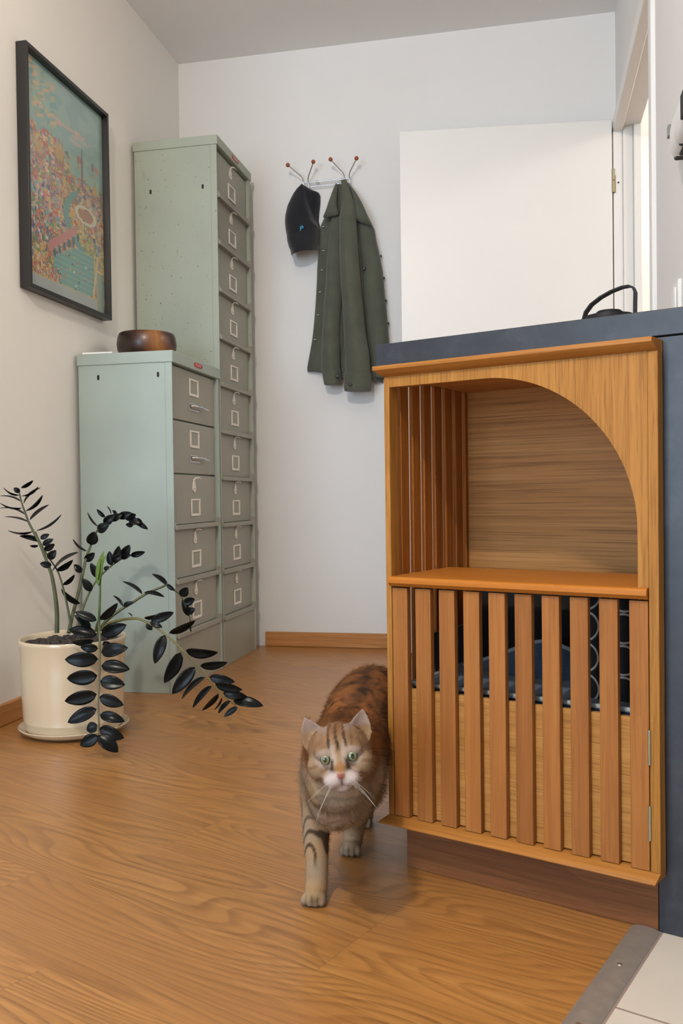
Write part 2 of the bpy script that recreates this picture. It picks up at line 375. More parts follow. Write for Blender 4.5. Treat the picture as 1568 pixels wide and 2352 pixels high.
# measured outlines (metres)
PLANT_STEMS = [
 ([[-0.0302,-0.031,0.2766],[-0.0288,-0.0314,0.3328],[-0.0323,-0.033,0.3817],[-0.0393,-0.0353,0.4307],[-0.0477,-0.0382,0.4601],[-0.0595,-0.0418,0.4968],[-0.0726,-0.0457,0.5311],[-0.0857,-0.0496,0.558],[-0.0964,-0.0532,0.5824],[-0.1047,-0.0562,0.6092],[-0.1119,-0.059,0.6336],[-0.1166,-0.0612,0.6578],[-0.1168,-0.0629,0.6651]], 0.0068, 0.0016, 0, [
  (-0.1167,-0.0633,0.6554,-0.1542,-0.0775,0.6757,0.0178,-76,0),
  (-0.1142,-0.0614,0.6385,-0.167,-0.075,0.6537,0.0219,81,0),
  (-0.1109,-0.061,0.6203,-0.1602,-0.0862,0.6344,0.0231,-80,0),
  (-0.1048,-0.0584,0.6032,-0.1696,-0.0721,0.6203,0.0261,83,0),
  (-0.0988,-0.0557,0.583,-0.162,-0.0618,0.5965,0.0235,81,0),
  (-0.0858,-0.0518,0.5557,-0.1447,-0.0753,0.5593,0.0254,-79,0),
  (-0.1113,-0.0622,0.6529,-0.0615,-0.0591,0.6776,0.0201,73,0),
  (-0.106,-0.0598,0.6323,-0.0649,-0.0423,0.6746,0.0239,-75,0),
  (-0.1012,-0.0574,0.6117,-0.0506,-0.0568,0.6546,0.024,67,0),
  (-0.0917,-0.0542,0.5873,-0.0449,-0.0349,0.6277,0.0252,-70,0),
  (-0.0751,-0.0495,0.5579,-0.0133,-0.0257,0.601,0.0308,79,0),
  (-0.1133,-0.0642,0.6638,-0.1281,-0.0702,0.6749,0.0145,-12,0),
  (-0.1097,-0.0632,0.6746,-0.0731,-0.0649,0.6945,0.0144,48,0),
  (-0.0691,-0.047,0.5287,-0.1226,-0.0554,0.5438,0.021,51,0),
  (-0.0716,-0.0478,0.5166,-0.0921,-0.0559,0.5171,0.0088,-34,0),
  (-0.0655,-0.0461,0.5359,-0.0422,-0.0401,0.5477,0.0146,-8,0),
  (-0.0597,-0.0452,0.5189,-0.0292,-0.0422,0.5344,0.017,-18,0),
  (-0.056,-0.043,0.5042,-0.0276,-0.0386,0.5209,0.0182,13,0),
  (-0.0464,-0.0397,0.4797,-0.0241,-0.0382,0.5039,0.0219,-3,0),
  (-0.0383,-0.0382,0.4626,-0.0672,-0.0478,0.4681,0.0194,-12,0),
 ]),
 ([[0.0041,-0.0135,0.2745],[-0.0015,-0.0139,0.3187],[-0.0106,-0.015,0.3677],[-0.0222,-0.0166,0.4168],[-0.0339,-0.0185,0.4488],[-0.0527,-0.0219,0.4784],[-0.0692,-0.0249,0.508],[-0.0833,-0.0274,0.5375],[-0.0903,-0.0285,0.5547]], 0.0038, 0.0014, 0, [
  (-0.046,-0.0232,0.4442,0.0349,-0.0255,0.497,0.0339,-75,0),
  (-0.0328,-0.0203,0.4465,0.0107,-0.011,0.4753,0.0201,38,0),
  (-0.0208,-0.0177,0.4512,-0.0007,-0.0153,0.4535,0.0075,61,0),
  (-0.0164,-0.0176,0.4071,0.0139,-0.0085,0.4347,0.0161,41,0),
  (0.0285,-0.009,0.3552,-0.0283,-0.0066,0.3936,0.0245,-53,0),
 ]),
 ([[-0.0133,0.0032,0.2717],[-0.0152,0.0201,0.3014],[-0.0109,0.0387,0.349],[-0.0063,0.0573,0.3972],[-0.0041,0.0753,0.4411],[-0.0031,0.093,0.4779],[-0.0021,0.1104,0.4998],[0.0029,0.1288,0.5349],[0.0079,0.147,0.5549],[0.0182,0.1663,0.5724],[0.0287,0.1856,0.5849],[0.0419,0.2053,0.5922],[0.0605,0.226,0.5915],[0.0794,0.2466,0.5802],[0.0906,0.2655,0.5634]], 0.006, 0.0014, 0, [
  (-0.01,0.1065,0.4924,-0.042,0.0871,0.5281,0.02,-71,0),
  (-0.0072,0.0898,0.4654,0.0216,0.0938,0.4881,0.0229,5,0),
  (-0.0082,0.0723,0.4337,-0.0289,0.0681,0.4568,0.019,-5,0),
  (0.0014,0.1093,0.5102,0.0142,0.1076,0.5486,0.0334,5,0),
  (0.0062,0.1445,0.5472,0.0424,0.1461,0.5703,0.0286,-14,0),
  (0.0165,0.1638,0.5672,0.048,0.1698,0.5956,0.0261,-8,0),
  (0.027,0.1831,0.5797,0.0621,0.193,0.5949,0.0237,-14,0),
  (0.0427,0.2033,0.5869,0.0846,0.2057,0.5997,0.0238,-1,0),
  (0.0535,0.2223,0.5837,0.0866,0.2315,0.5939,0.024,14,0),
  (0.0665,0.225,0.5782,0.1019,0.2284,0.5672,0.024,-17,0),
  (0.0828,0.2451,0.5735,0.1165,0.2489,0.5491,0.0161,10,0),
  (0.0064,0.1448,0.5627,-0.0191,0.133,0.6035,0.0191,-73,0),
  (0.0193,0.1648,0.5881,-0.0041,0.1614,0.6119,0.0126,-22,0),
  (0.0297,0.184,0.598,0.0213,0.176,0.6206,0.0096,71,0),
  (0.0377,0.2024,0.5976,0.0276,0.1971,0.6084,0.0093,4,0),
  (0.0722,0.2427,0.5616,0.051,0.236,0.5646,0.0147,-5,0),
  (0.0776,0.2442,0.5803,0.1023,0.2459,0.56,0.0214,10,0),
 ]),
 ([[0.0098,-0.0021,0.2729],[0.0198,0.0216,0.3365],[0.0275,0.0443,0.3763],[0.0378,0.0675,0.4092],[0.0483,0.0906,0.4299],[0.0616,0.1142,0.4484],[0.0777,0.1383,0.4646],[0.0942,0.1624,0.4733],[0.0982,0.1837,0.4757]], 0.004, 0.0014, 0, [
  (0.0437,0.0669,0.4193,0.0257,0.0611,0.4613,0.0214,3,0),
  (0.0358,0.0442,0.3839,0.0142,0.0351,0.4196,0.0237,-3,0),
  (0.0625,0.1124,0.4511,0.0577,0.1124,0.492,0.0217,-16,0),
  (0.0726,0.1146,0.4561,0.0862,0.1169,0.5071,0.0243,4,0),
  (0.0837,0.1376,0.4698,0.1098,0.1367,0.5085,0.0258,-6,0),
  (0.1002,0.1617,0.4759,0.1427,0.1678,0.4859,0.0182,10,0),
  (0.0651,0.1131,0.4613,0.0947,0.1155,0.4816,0.0205,-1,0),
  (0.0812,0.1371,0.4698,0.1108,0.1394,0.48,0.0155,-0,0),
  (0.0518,0.0895,0.4402,0.0657,0.0922,0.4501,0.0114,-9,0),
 ]),
 ([[0.0901,-0.0261,0.2708],[0.0929,-0.0245,0.324],[0.0958,-0.0229,0.3819],[0.0969,-0.022,0.4182],[0.1024,-0.0202,0.4543]], 0.0045, 0.0022, 1, [
  (0.0934,-0.025,0.4063,0.108,-0.0183,0.5002,0.0363,-66,1),
  (0.0983,-0.0238,0.4183,0.1196,-0.0322,0.489,0.0272,-66,1),
  (0.0924,-0.025,0.4208,0.1013,-0.0274,0.479,0.0222,64,1),
 ]),
 ([[0.1076,-0.0731,0.291],[0.1257,-0.0927,0.3178],[0.1378,-0.1127,0.3053],[0.1491,-0.1319,0.2699],[0.1578,-0.1502,0.2349],[0.1649,-0.1674,0.2004],[0.1714,-0.1833,0.1661],[0.1763,-0.1981,0.132],[0.1833,-0.211,0.0981],[0.1896,-0.2226,0.0642],[0.1928,-0.233,0.0579]], 0.0042, 0.0014, 0, [
  (0.1219,-0.0954,0.322,0.0683,-0.1096,0.3456,0.0234,10,0),
  (0.1315,-0.0934,0.3239,0.1801,-0.0899,0.368,0.0241,27,0),
  (0.0951,-0.0777,0.2974,0.0563,-0.0898,0.334,0.0217,14,0),
  (0.1104,-0.0748,0.2795,0.0402,-0.0932,0.2967,0.0335,18,0),
  (0.123,-0.0721,0.2813,0.1927,-0.0661,0.3073,0.0375,-0,0),
  (0.1342,-0.137,0.2762,0.0729,-0.1399,0.2715,0.0219,-38,0),
  (0.1452,-0.135,0.2549,0.1013,-0.1445,0.2594,0.023,-6,0),
  (0.1566,-0.1324,0.2663,0.1799,-0.1294,0.2663,0.0173,11,0),
  (0.1541,-0.1531,0.2312,0.0729,-0.1745,0.2319,0.039,-6,0),
  (0.1603,-0.1706,0.1923,0.0811,-0.1805,0.1844,0.0396,-15,0),
  (0.1661,-0.1868,0.1488,0.0838,-0.1984,0.1307,0.0375,-16,0),
  (0.1722,-0.2013,0.1149,0.1046,-0.2227,0.083,0.0335,10,0),
  (0.1862,-0.2251,0.0814,0.1613,-0.2313,0.0672,0.0276,13,0),
  (0.1929,-0.2351,0.0566,0.1492,-0.2437,0.0331,0.0311,2,0),
  (0.1626,-0.151,0.2485,0.2342,-0.1461,0.2608,0.0361,-10,0),
  (0.1706,-0.1679,0.2176,0.2395,-0.1488,0.2064,0.0359,-18,0),
  (0.1752,-0.1843,0.1814,0.2355,-0.1695,0.1708,0.0356,-4,0),
  (0.1801,-0.1991,0.1454,0.2396,-0.1882,0.1236,0.0316,14,0),
  (0.187,-0.2122,0.1032,0.2476,-0.2,0.0858,0.0277,-12,0),
  (0.1925,-0.2239,0.0739,0.252,-0.2148,0.0482,0.0331,15,0),
  (0.1929,-0.2351,0.0566,0.2411,-0.2262,0.0159,0.0366,-17,0),
 ]),
 ([[0.0861,-0.0063,0.2828],[0.0961,0.0042,0.3035],[0.1142,0.0164,0.3214],[0.1378,0.0298,0.3394],[0.1616,0.0431,0.3548],[0.1856,0.0565,0.3716],[0.2097,0.0699,0.3844],[0.234,0.0832,0.3944],[0.2419,0.093,0.3991],[0.2579,0.1041,0.3826],[0.2713,0.1147,0.3674],[0.2819,0.1245,0.338],[0.2898,0.1336,0.3056],[0.2908,0.1413,0.2759],[0.2863,0.1481,0.2605]], 0.0055, 0.0014, 0, [
  (0.1838,0.0542,0.376,0.131,0.0435,0.4115,0.0245,67,0),
  (0.1374,0.0277,0.3452,0.112,0.0229,0.3746,0.0149,62,0),
  (0.1388,0.028,0.3452,0.1681,0.0293,0.3565,0.0138,-17,0),
  (0.1893,0.0554,0.3801,0.2467,0.0596,0.3677,0.0217,-59,0),
  (0.2427,0.0911,0.3979,0.1991,0.0888,0.4288,0.0199,50,0),
  (0.2413,0.0908,0.3993,0.2641,0.093,0.3824,0.0127,17,0),
  (0.2735,0.1131,0.3648,0.2943,0.1145,0.3889,0.0269,10,0),
  (0.2786,0.1218,0.3439,0.3089,0.1293,0.3548,0.0241,9,0),
  (0.2865,0.131,0.3144,0.3082,0.1315,0.3275,0.0214,-15,0),
  (0.2892,0.1314,0.3059,0.2726,0.1259,0.3548,0.0199,0,0),
  (0.2932,0.1321,0.293,0.299,0.1237,0.2616,0.0125,66,0),
 ]),
 ([[0.0935,-0.0149,0.2842],[0.115,-0.0216,0.3006],[0.1358,-0.0277,0.3086],[0.1666,-0.0308,0.3163],[0.1967,-0.0332,0.3198],[0.2158,-0.037,0.3193],[0.2421,-0.0386,0.3093],[0.2705,-0.0389,0.2938],[0.2984,-0.0385,0.2729],[0.3232,-0.0379,0.252],[0.345,-0.0369,0.2311],[0.3663,-0.0352,0.2074],[0.3797,-0.0341,0.1943],[0.3978,-0.0311,0.173],[0.4181,-0.0269,0.1488],[0.4381,-0.0218,0.1218],[0.4554,-0.0162,0.1052],[0.475,-0.0092,0.0884]], 0.0045, 0.0014, 2, [
  (0.2508,-0.0387,0.3148,0.3079,-0.0215,0.3361,0.0254,5,0),
  (0.2298,-0.0361,0.3221,0.2732,-0.0304,0.3327,0.0168,50,0),
  (0.2482,-0.0393,0.3121,0.2814,-0.0375,0.2978,0.016,-5,0),
  (0.2377,-0.0416,0.3069,0.2533,-0.0387,0.2907,0.016,-6,0),
  (0.3019,-0.0397,0.2838,0.3699,-0.0252,0.3161,0.0291,50,0),
  (0.2901,-0.0422,0.2786,0.2683,-0.06,0.2047,0.0308,8,0),
  (0.3341,-0.0412,0.2329,0.2949,-0.0617,0.155,0.0358,-14,0),
  (0.3714,-0.0379,0.1948,0.3132,-0.053,0.1246,0.0353,1,0),
  (0.3971,-0.0334,0.1668,0.3326,-0.036,0.1081,0.0316,63,0),
  (0.4149,-0.0297,0.144,0.3697,-0.0524,0.0899,0.0291,57,0),
  (0.4311,-0.0253,0.1224,0.3849,-0.0235,0.0764,0.0231,-55,0),
  (0.44,-0.0236,0.1117,0.4199,-0.0272,0.08,0.0142,-70,0),
  (0.4612,-0.0171,0.103,0.4302,-0.0253,0.0706,0.0174,47,0),
  (0.4782,-0.0106,0.0861,0.4447,-0.0195,0.0617,0.0162,10,0),
  (0.3471,-0.0384,0.238,0.4297,-0.0183,0.2312,0.0326,39,0),
  (0.3856,-0.0348,0.1972,0.4582,-0.0252,0.2066,0.0277,40,0),
  (0.4101,-0.0307,0.1679,0.476,-0.0213,0.1548,0.0264,10,0),
  (0.424,-0.0277,0.1492,0.4963,-0.0213,0.1342,0.0278,31,0),
  (0.444,-0.0226,0.1249,0.5058,-0.009,0.1133,0.0245,4,0),
  (0.469,-0.0154,0.1029,0.5483,-0.0052,0.0901,0.0306,-25,0),
  (0.195,-0.0355,0.3255,0.1864,-0.0413,0.3356,0.0054,60,0),
 ]),
]
CAP_CROWN = [(-0.9134, 1.9402), (-0.8874, 1.9274), (-0.8686, 1.9153), (-0.8474, 1.9072), (-0.8419, 1.8939), (-0.8433, 1.862), (-0.8485, 1.8259), (-0.8514, 1.7895), (-0.8424, 1.7568), (-0.8711, 1.7361), (-0.9236, 1.7192), (-0.9809, 1.728), (-0.9898, 1.7817), (-0.9883, 1.8139), (-0.9791, 1.8546), (-0.9667, 1.8812), (-0.952, 1.9076), (-0.935, 1.9269)]
CAP_OPEN = [(-0.912, 1.9373), (-0.8874, 1.9251), (-0.8474, 1.9062), (-0.8425, 1.8894), (-0.8444, 1.853), (-0.8513, 1.7987), (-0.8588, 1.7672), (-0.8705, 1.7818), (-0.8864, 1.8289), (-0.9022, 1.8851)]
CAP_VISOR = [(-0.9856, 1.7362), (-0.9571, 1.7217), (-0.9189, 1.7203), (-0.8759, 1.7341), (-0.8424, 1.7577), (-0.8421, 1.711), (-0.8454, 1.6769), (-0.8603, 1.661), (-0.9008, 1.6533), (-0.9438, 1.6466), (-0.9581, 1.6513), (-0.9673, 1.674), (-0.9765, 1.7023)]
CAP_MARK = [(-0.9165, 1.7412), (-0.8982, 1.7152)]
COAT_LEFT = [(-0.7711, 1.9483), (-0.7832, 1.9219), (-0.8004, 1.8774), (-0.8177, 1.8236), (-0.8348, 1.7927), (-0.8455, 1.7704), (-0.8475, 1.7337), (-0.8556, 1.6604), (-0.8612, 1.6053), (-0.8645, 1.5362), (-0.8705, 1.4532), (-0.8778, 1.3749), (-0.8869, 1.3011), (-0.8998, 1.2367), (-0.9102, 1.186)]
COAT_RIGHT = [(-0.7217, 1.9418), (-0.7057, 1.9153), (-0.6781, 1.872), (-0.6554, 1.8245), (-0.6327, 1.7772), (-0.6156, 1.7395), (-0.6105, 1.6981), (-0.5973, 1.638), (-0.5844, 1.5643), (-0.5785, 1.4729), (-0.5704, 1.3813), (-0.5646, 1.2898), (-0.5621, 1.2669), (-0.5706, 1.176), (-0.5899, 1.1129)]
SLEEVE_A = [[(-0.7942, 1.8125), (-0.754, 1.8094)], [(-0.802, 1.7579), (-0.7548, 1.7544)], [(-0.8086, 1.694), (-0.7519, 1.69)], [(-0.8174, 1.6024), (-0.7498, 1.598)], [(-0.8244, 1.5106), (-0.7486, 1.506)], [(-0.8328, 1.4187), (-0.7593, 1.4146)], [(-0.8388, 1.3265), (-0.7662, 1.3228)], [(-0.8421, 1.2572), (-0.7662, 1.2537)], [(-0.844, 1.1924), (-0.7661, 1.1891)], [(-0.8409, 1.1691), (-0.7645, 1.1659)], [(-0.8344, 1.1271), (-0.7631, 1.1243)], [(-0.8299, 1.1061), (-0.7653, 1.1036)]]
SLEEVE_B = [[(-0.7522, 1.9513), (-0.7287, 1.9493)], [(-0.7458, 1.8958), (-0.7083, 1.8927)], [(-0.7465, 1.8455), (-0.6926, 1.8412)], [(-0.7568, 1.7821), (-0.6864, 1.7767)], [(-0.7556, 1.6902), (-0.6805, 1.6849)], [(-0.7545, 1.5983), (-0.6747, 1.593)], [(-0.751, 1.5061), (-0.6689, 1.5011)], [(-0.7451, 1.4138), (-0.6607, 1.4091)], [(-0.7416, 1.3216), (-0.6525, 1.3171)], [(-0.7381, 1.2293), (-0.6374, 1.2247)], [(-0.7392, 1.1464), (-0.6337, 1.1421)], [(-0.7412, 1.1373), (-0.6325, 1.1329)], [(-0.7427, 1.1004), (-0.6329, 1.0962)], [(-0.7402, 1.075), (-0.6346, 1.0711)]]
SLEEVE_C = [[(-0.6864, 1.7767), (-0.6328, 1.7726)], [(-0.6803, 1.7077), (-0.6128, 1.7028)], [(-0.6718, 1.6385), (-0.5997, 1.6336)], [(-0.6653, 1.6015), (-0.5932, 1.5967)], [(-0.6627, 1.5465), (-0.5856, 1.5416)], [(-0.662, 1.4549), (-0.5774, 1.45)], [(-0.6538, 1.3629), (-0.5702, 1.3585)], [(-0.6461, 1.2709), (-0.5639, 1.267)], [(-0.6353, 1.2017), (-0.5703, 1.1988)], [(-0.6245, 1.1326), (-0.5874, 1.131)]]
COLLAR_L = [(-0.7758, 1.9442), (-0.7697, 1.9115), (-0.7712, 1.8658), (-0.767, 1.8288), (-0.7626, 1.8032), (-0.792, 1.7995), (-0.8252, 1.7965), (-0.8163, 1.8235), (-0.8004, 1.8774)]
COLLAR_R = [(-0.7218, 1.935), (-0.6964, 1.9054), (-0.6735, 1.867), (-0.6508, 1.8196), (-0.6306, 1.7656), (-0.6156, 1.7385), (-0.633, 1.7522), (-0.6817, 1.7736), (-0.6884, 1.8043), (-0.6926, 1.8412), (-0.7059, 1.8971)]
COAT_SLITS = [(-0.837, 1.7707), (-0.8383, 1.6707), (-0.8456, 1.5905), (-0.8555, 1.4991), (-0.864, 1.4038), (-0.8783, 1.3016)]
COAT_BUTTONS = [(-0.595, 1.6356), (-0.5828, 1.5437), (-0.5756, 1.4499), (-0.567, 1.356)]
CUFF_BUTTONS = [(-0.7688, 1.1351), (-0.7087, 1.0968), (-0.6586, 1.5772)]
RACK = [(-0.9728, 2.0244), (-0.9182, 1.9794), (-0.8634, 2.0281), (-0.8976, 1.9776), (-0.7903, 2.0312), (-0.7423, 1.9816), (-0.6813, 2.0259), (-0.7212, 1.9797), (-0.916, 1.963), (-0.7214, 1.9638), (-0.8947, 1.9441), (-0.7711, 1.9461)]

# ------------------------------------------------------------------ the setting
XL, YB, ZC, XR = -1.481, 3.686, 2.534, .346
TH = -.38916
PO = Vector((-.23777, 1.49001, 0)); CU = Vector((math.cos(TH), math.sin(TH), 0)); CV = Vector((-math.sin(TH), math.cos(TH), 0))
def pen(u, v, z=0): return PO + CU*u + CV*v + Vector((0, 0, z))
X0, X1, Y0 = -4.2, 2.8, -2.9
def struct(name, mb, m, label=None, **kw):
    return tag(mb.build(name, m, **kw), label, kind='structure')

q = lambda y: pen(.42, 0).x + (y-pen(.42, 0).y)*CV.x/CV.y
b = MB(); b.prism([(X0, Y0, 0), (q(Y0), Y0, 0), (q(1.85), 1.85, 0), (.372, 1.85, 0), (.372, YB+.05, 0), (XL-.1, YB+.05, 0), (XL-.1, 2.0, 0), (X0, 2.0, 0)], (0, 0, -.06))
struct('floor', b, M['floor'], 'oak laminate plank floor')
b = MB()
P = [Vector((q(Y0), Y0, 0)), Vector((X1, Y0, 0)), Vector((X1, 1.85, 0)), Vector((q(1.85), 1.85, 0))]
R3 = Matrix.Rotation(-TH, 3, 'Z')
b.prism([R3 @ (p-PO) for p in P], (0, 0, -.06))
struct('floor', b, M['tile'], 'cream ceramic tile floor beside the metal strip', loc=PO, rot=(0, 0, TH))
b = MB(); b.box(.372, 2.5, 1.95, 5.0, -.06, 0); struct('floor', b, M['floor'], 'plank floor of the side room')
b = MB(); b.box(X0, X1, Y0, 5.0, ZC, ZC+.08); struct('ceiling', b, M['ceiling'])
b = MB(); b.box(XL-.12, .401, YB, YB+.1, 0, ZC); struct('wall_back', b, M['wall'])
b = MB(); b.box(XL-.12, XL, 1.95, YB, 0, ZC); b.box(X0, XL-.12, 1.95, 2.07, 0, ZC); struct('wall_left', b, M['wall_left'])
b = MB(); b.box(XR, .401, 1.85, 2.60, 0, ZC); b.box(XR, .401, 3.645, YB, 0, ZC); b.box(XR, .401, 2.60, 3.645, 2.075, ZC)
struct('wall_right', b, M['wall'])
b = MB(); b.box(.401, X1, 1.85, 1.95, 0, ZC); struct('wall_kitchen', b, M['wall'])
b = MB(); b.box(X0-.1, X0, Y0, 2.07, 0, ZC); struct('wall_far_left', b, M['wall'])
b = MB(); b.box(X1, X1+.1, Y0, 1.95, 0, ZC); struct('wall_far_right', b, M['wall'])
b = MB(); b.box(.30, .401, YB+.1, 5.0, 0, ZC); b.box(.30, 2.6, 5.0, 5.1, 0, ZC); b.box(2.5, 2.6, 1.95, 5.0, 0, ZC); struct('wall_side_room', b, M['wall'])
b = MB(); zs = ((0, .55, 2.35), (0, .9, 2.1))
W1, W2 = (-3.1, -1.1, .12, 2.3), (.5, 2.1, .9, 2.1)
b.box(X0, W1[0], Y0-.12, Y0, 0, ZC); b.box(W1[1], W2[0], Y0-.12, Y0, 0, ZC); b.box(W2[1], X1, Y0-.12, Y0, 0, ZC)
for a in (W1, W2):
    b.box(a[0], a[1], Y0-.12, Y0, 0, a[2]); b.box(a[0], a[1], Y0-.12, Y0, a[3], ZC)
struct('wall_front', b, M['wall'])
for k, a in enumerate((W1, W2)):
    b = MB(); e = .06
    b.box(a[0], a[1], Y0-.1, Y0-.03, a[2], a[2]+e); b.box(a[0], a[1], Y0-.1, Y0-.03, a[3]-e, a[3])
    b.box(a[0], a[0]+e, Y0-.1, Y0-.03, a[2]+e, a[3]-e); b.box(a[1]-e, a[1], Y0-.1, Y0-.03, a[2]+e, a[3]-e)
    c = (a[0]+a[1])/2; b.box(c-.03, c+.03, Y0-.1, Y0-.03, a[2]+e, a[3]-e)
    struct('window_%d' % (k+1), b, M['gloss_white'])
# skirting boards
b = MB(); b.box(-1.12, XR, YB-.014, YB, 0, .062); struct('baseboard_back', b, M['skirting'], bevel=.003)
b = MB(); b.box(XL, XL+.014, 1.95, 2.72, 0, .062); struct('baseboard_left', b, wood('oak_skirting_left', srgb(168, 112, 62), srgb(196, 142, 90), 'Y', 1.2, .4, .15), bevel=.003)

# door frame round the opening in the right wall
b = MB()
b.box(.3275, .363, 3.605, 3.686, 0, 2.06); b.box(.363, .401, 3.60, 3.645, 0, 2.06); b.box(.401, .43, 3.585, 3.66, 0, 2.06)
b.box(.3275, .363, 2.60, 3.66, 2.035, 2.085); b.box(.363, .43, 2.60, 3.645, 2.05, 2.085)
b.box(.334, .363, 2.575, 2.63, 0, 2.085); b.box(.363, .43, 2.60, 2.62, 0, 2.05)
f = struct('trim_1', b, M['gloss_white'], 'white door frame round the side room opening', bevel=.003)
b = MB(); b.ball((.3465, 3.6035, 1.838), (.0035, .002, .0035), 10); b.build('screw_hole', M['dark'], f, smooth=60)
b = MB(); b.box(.55, .585, 4.97, 5.0, 0, 2.05); b.box(.585, 1.4, 4.985, 5.0, 0, 2.05); struct('trim_2', b, M['gloss_white'], 'white door casing inside the side room', bevel=.003)

# the open door leaf lying back along the wall
d = Vector((-.492-.318, 3.542-3.622, 0)).normalized()
n = Vector((-d.y, d.x, 0)); n = n if n.y > 0 else -n
L = .819
p0 = Vector((.3235, 3.596, 0))
b = MB()
A_ = [p0, p0+d*L, p0+d*L+n*.036, p0+n*.036]
b.prism([v+Vector((0, 0, .012)) for v in A_], (0, 0, 2.068))
door = struct('door_1', b, M['gloss_white'], 'white flush door standing open against the back wall', bevel=.003)
for z in (.28, 1.845):
    b = MB()
    b.tube([(.3262, 3.60, z-.045), (.3262, 3.60, z-.001)], .0068, 14); b.tube([(.3262, 3.60, z+.001), (.3262, 3.60, z+.045)], .0068, 14)
    b.box(.317, .327, 3.600, 3.604, z-.045, z-.002); b.box(.3265, .336, 3.600, 3.604, z-.045, z+.02)
    b.build('hinge', M['brass'], door, smooth=40)

# metal transition strip between planks and tiles
b = MB(); prof = []
for k in range(9):
    t = k/8; prof.append((.3995+.041*t, .0005+.0042*math.sin(PI*min(1, max(0, t)))**.6))
ring = [Vector((u, .028, z)) for u, z in prof]+[Vector((.4405, .028, 0)), Vector((.3995, .028, 0))]
b.strip([ring, [p+Vector((0, -2.4, 0)) for p in ring]])
st = struct('trim_3', b, M['bronze'], 'brushed metal strip between planks and tiles', smooth=35, loc=PO, rot=(0, 0, TH))
for v in (-.10, -.262, -.424):
    b = MB(); b.ball((.42, v, .0048), (.0036, .0036, .0013), 12); b.build('screw', M['steel'], st, smooth=60)

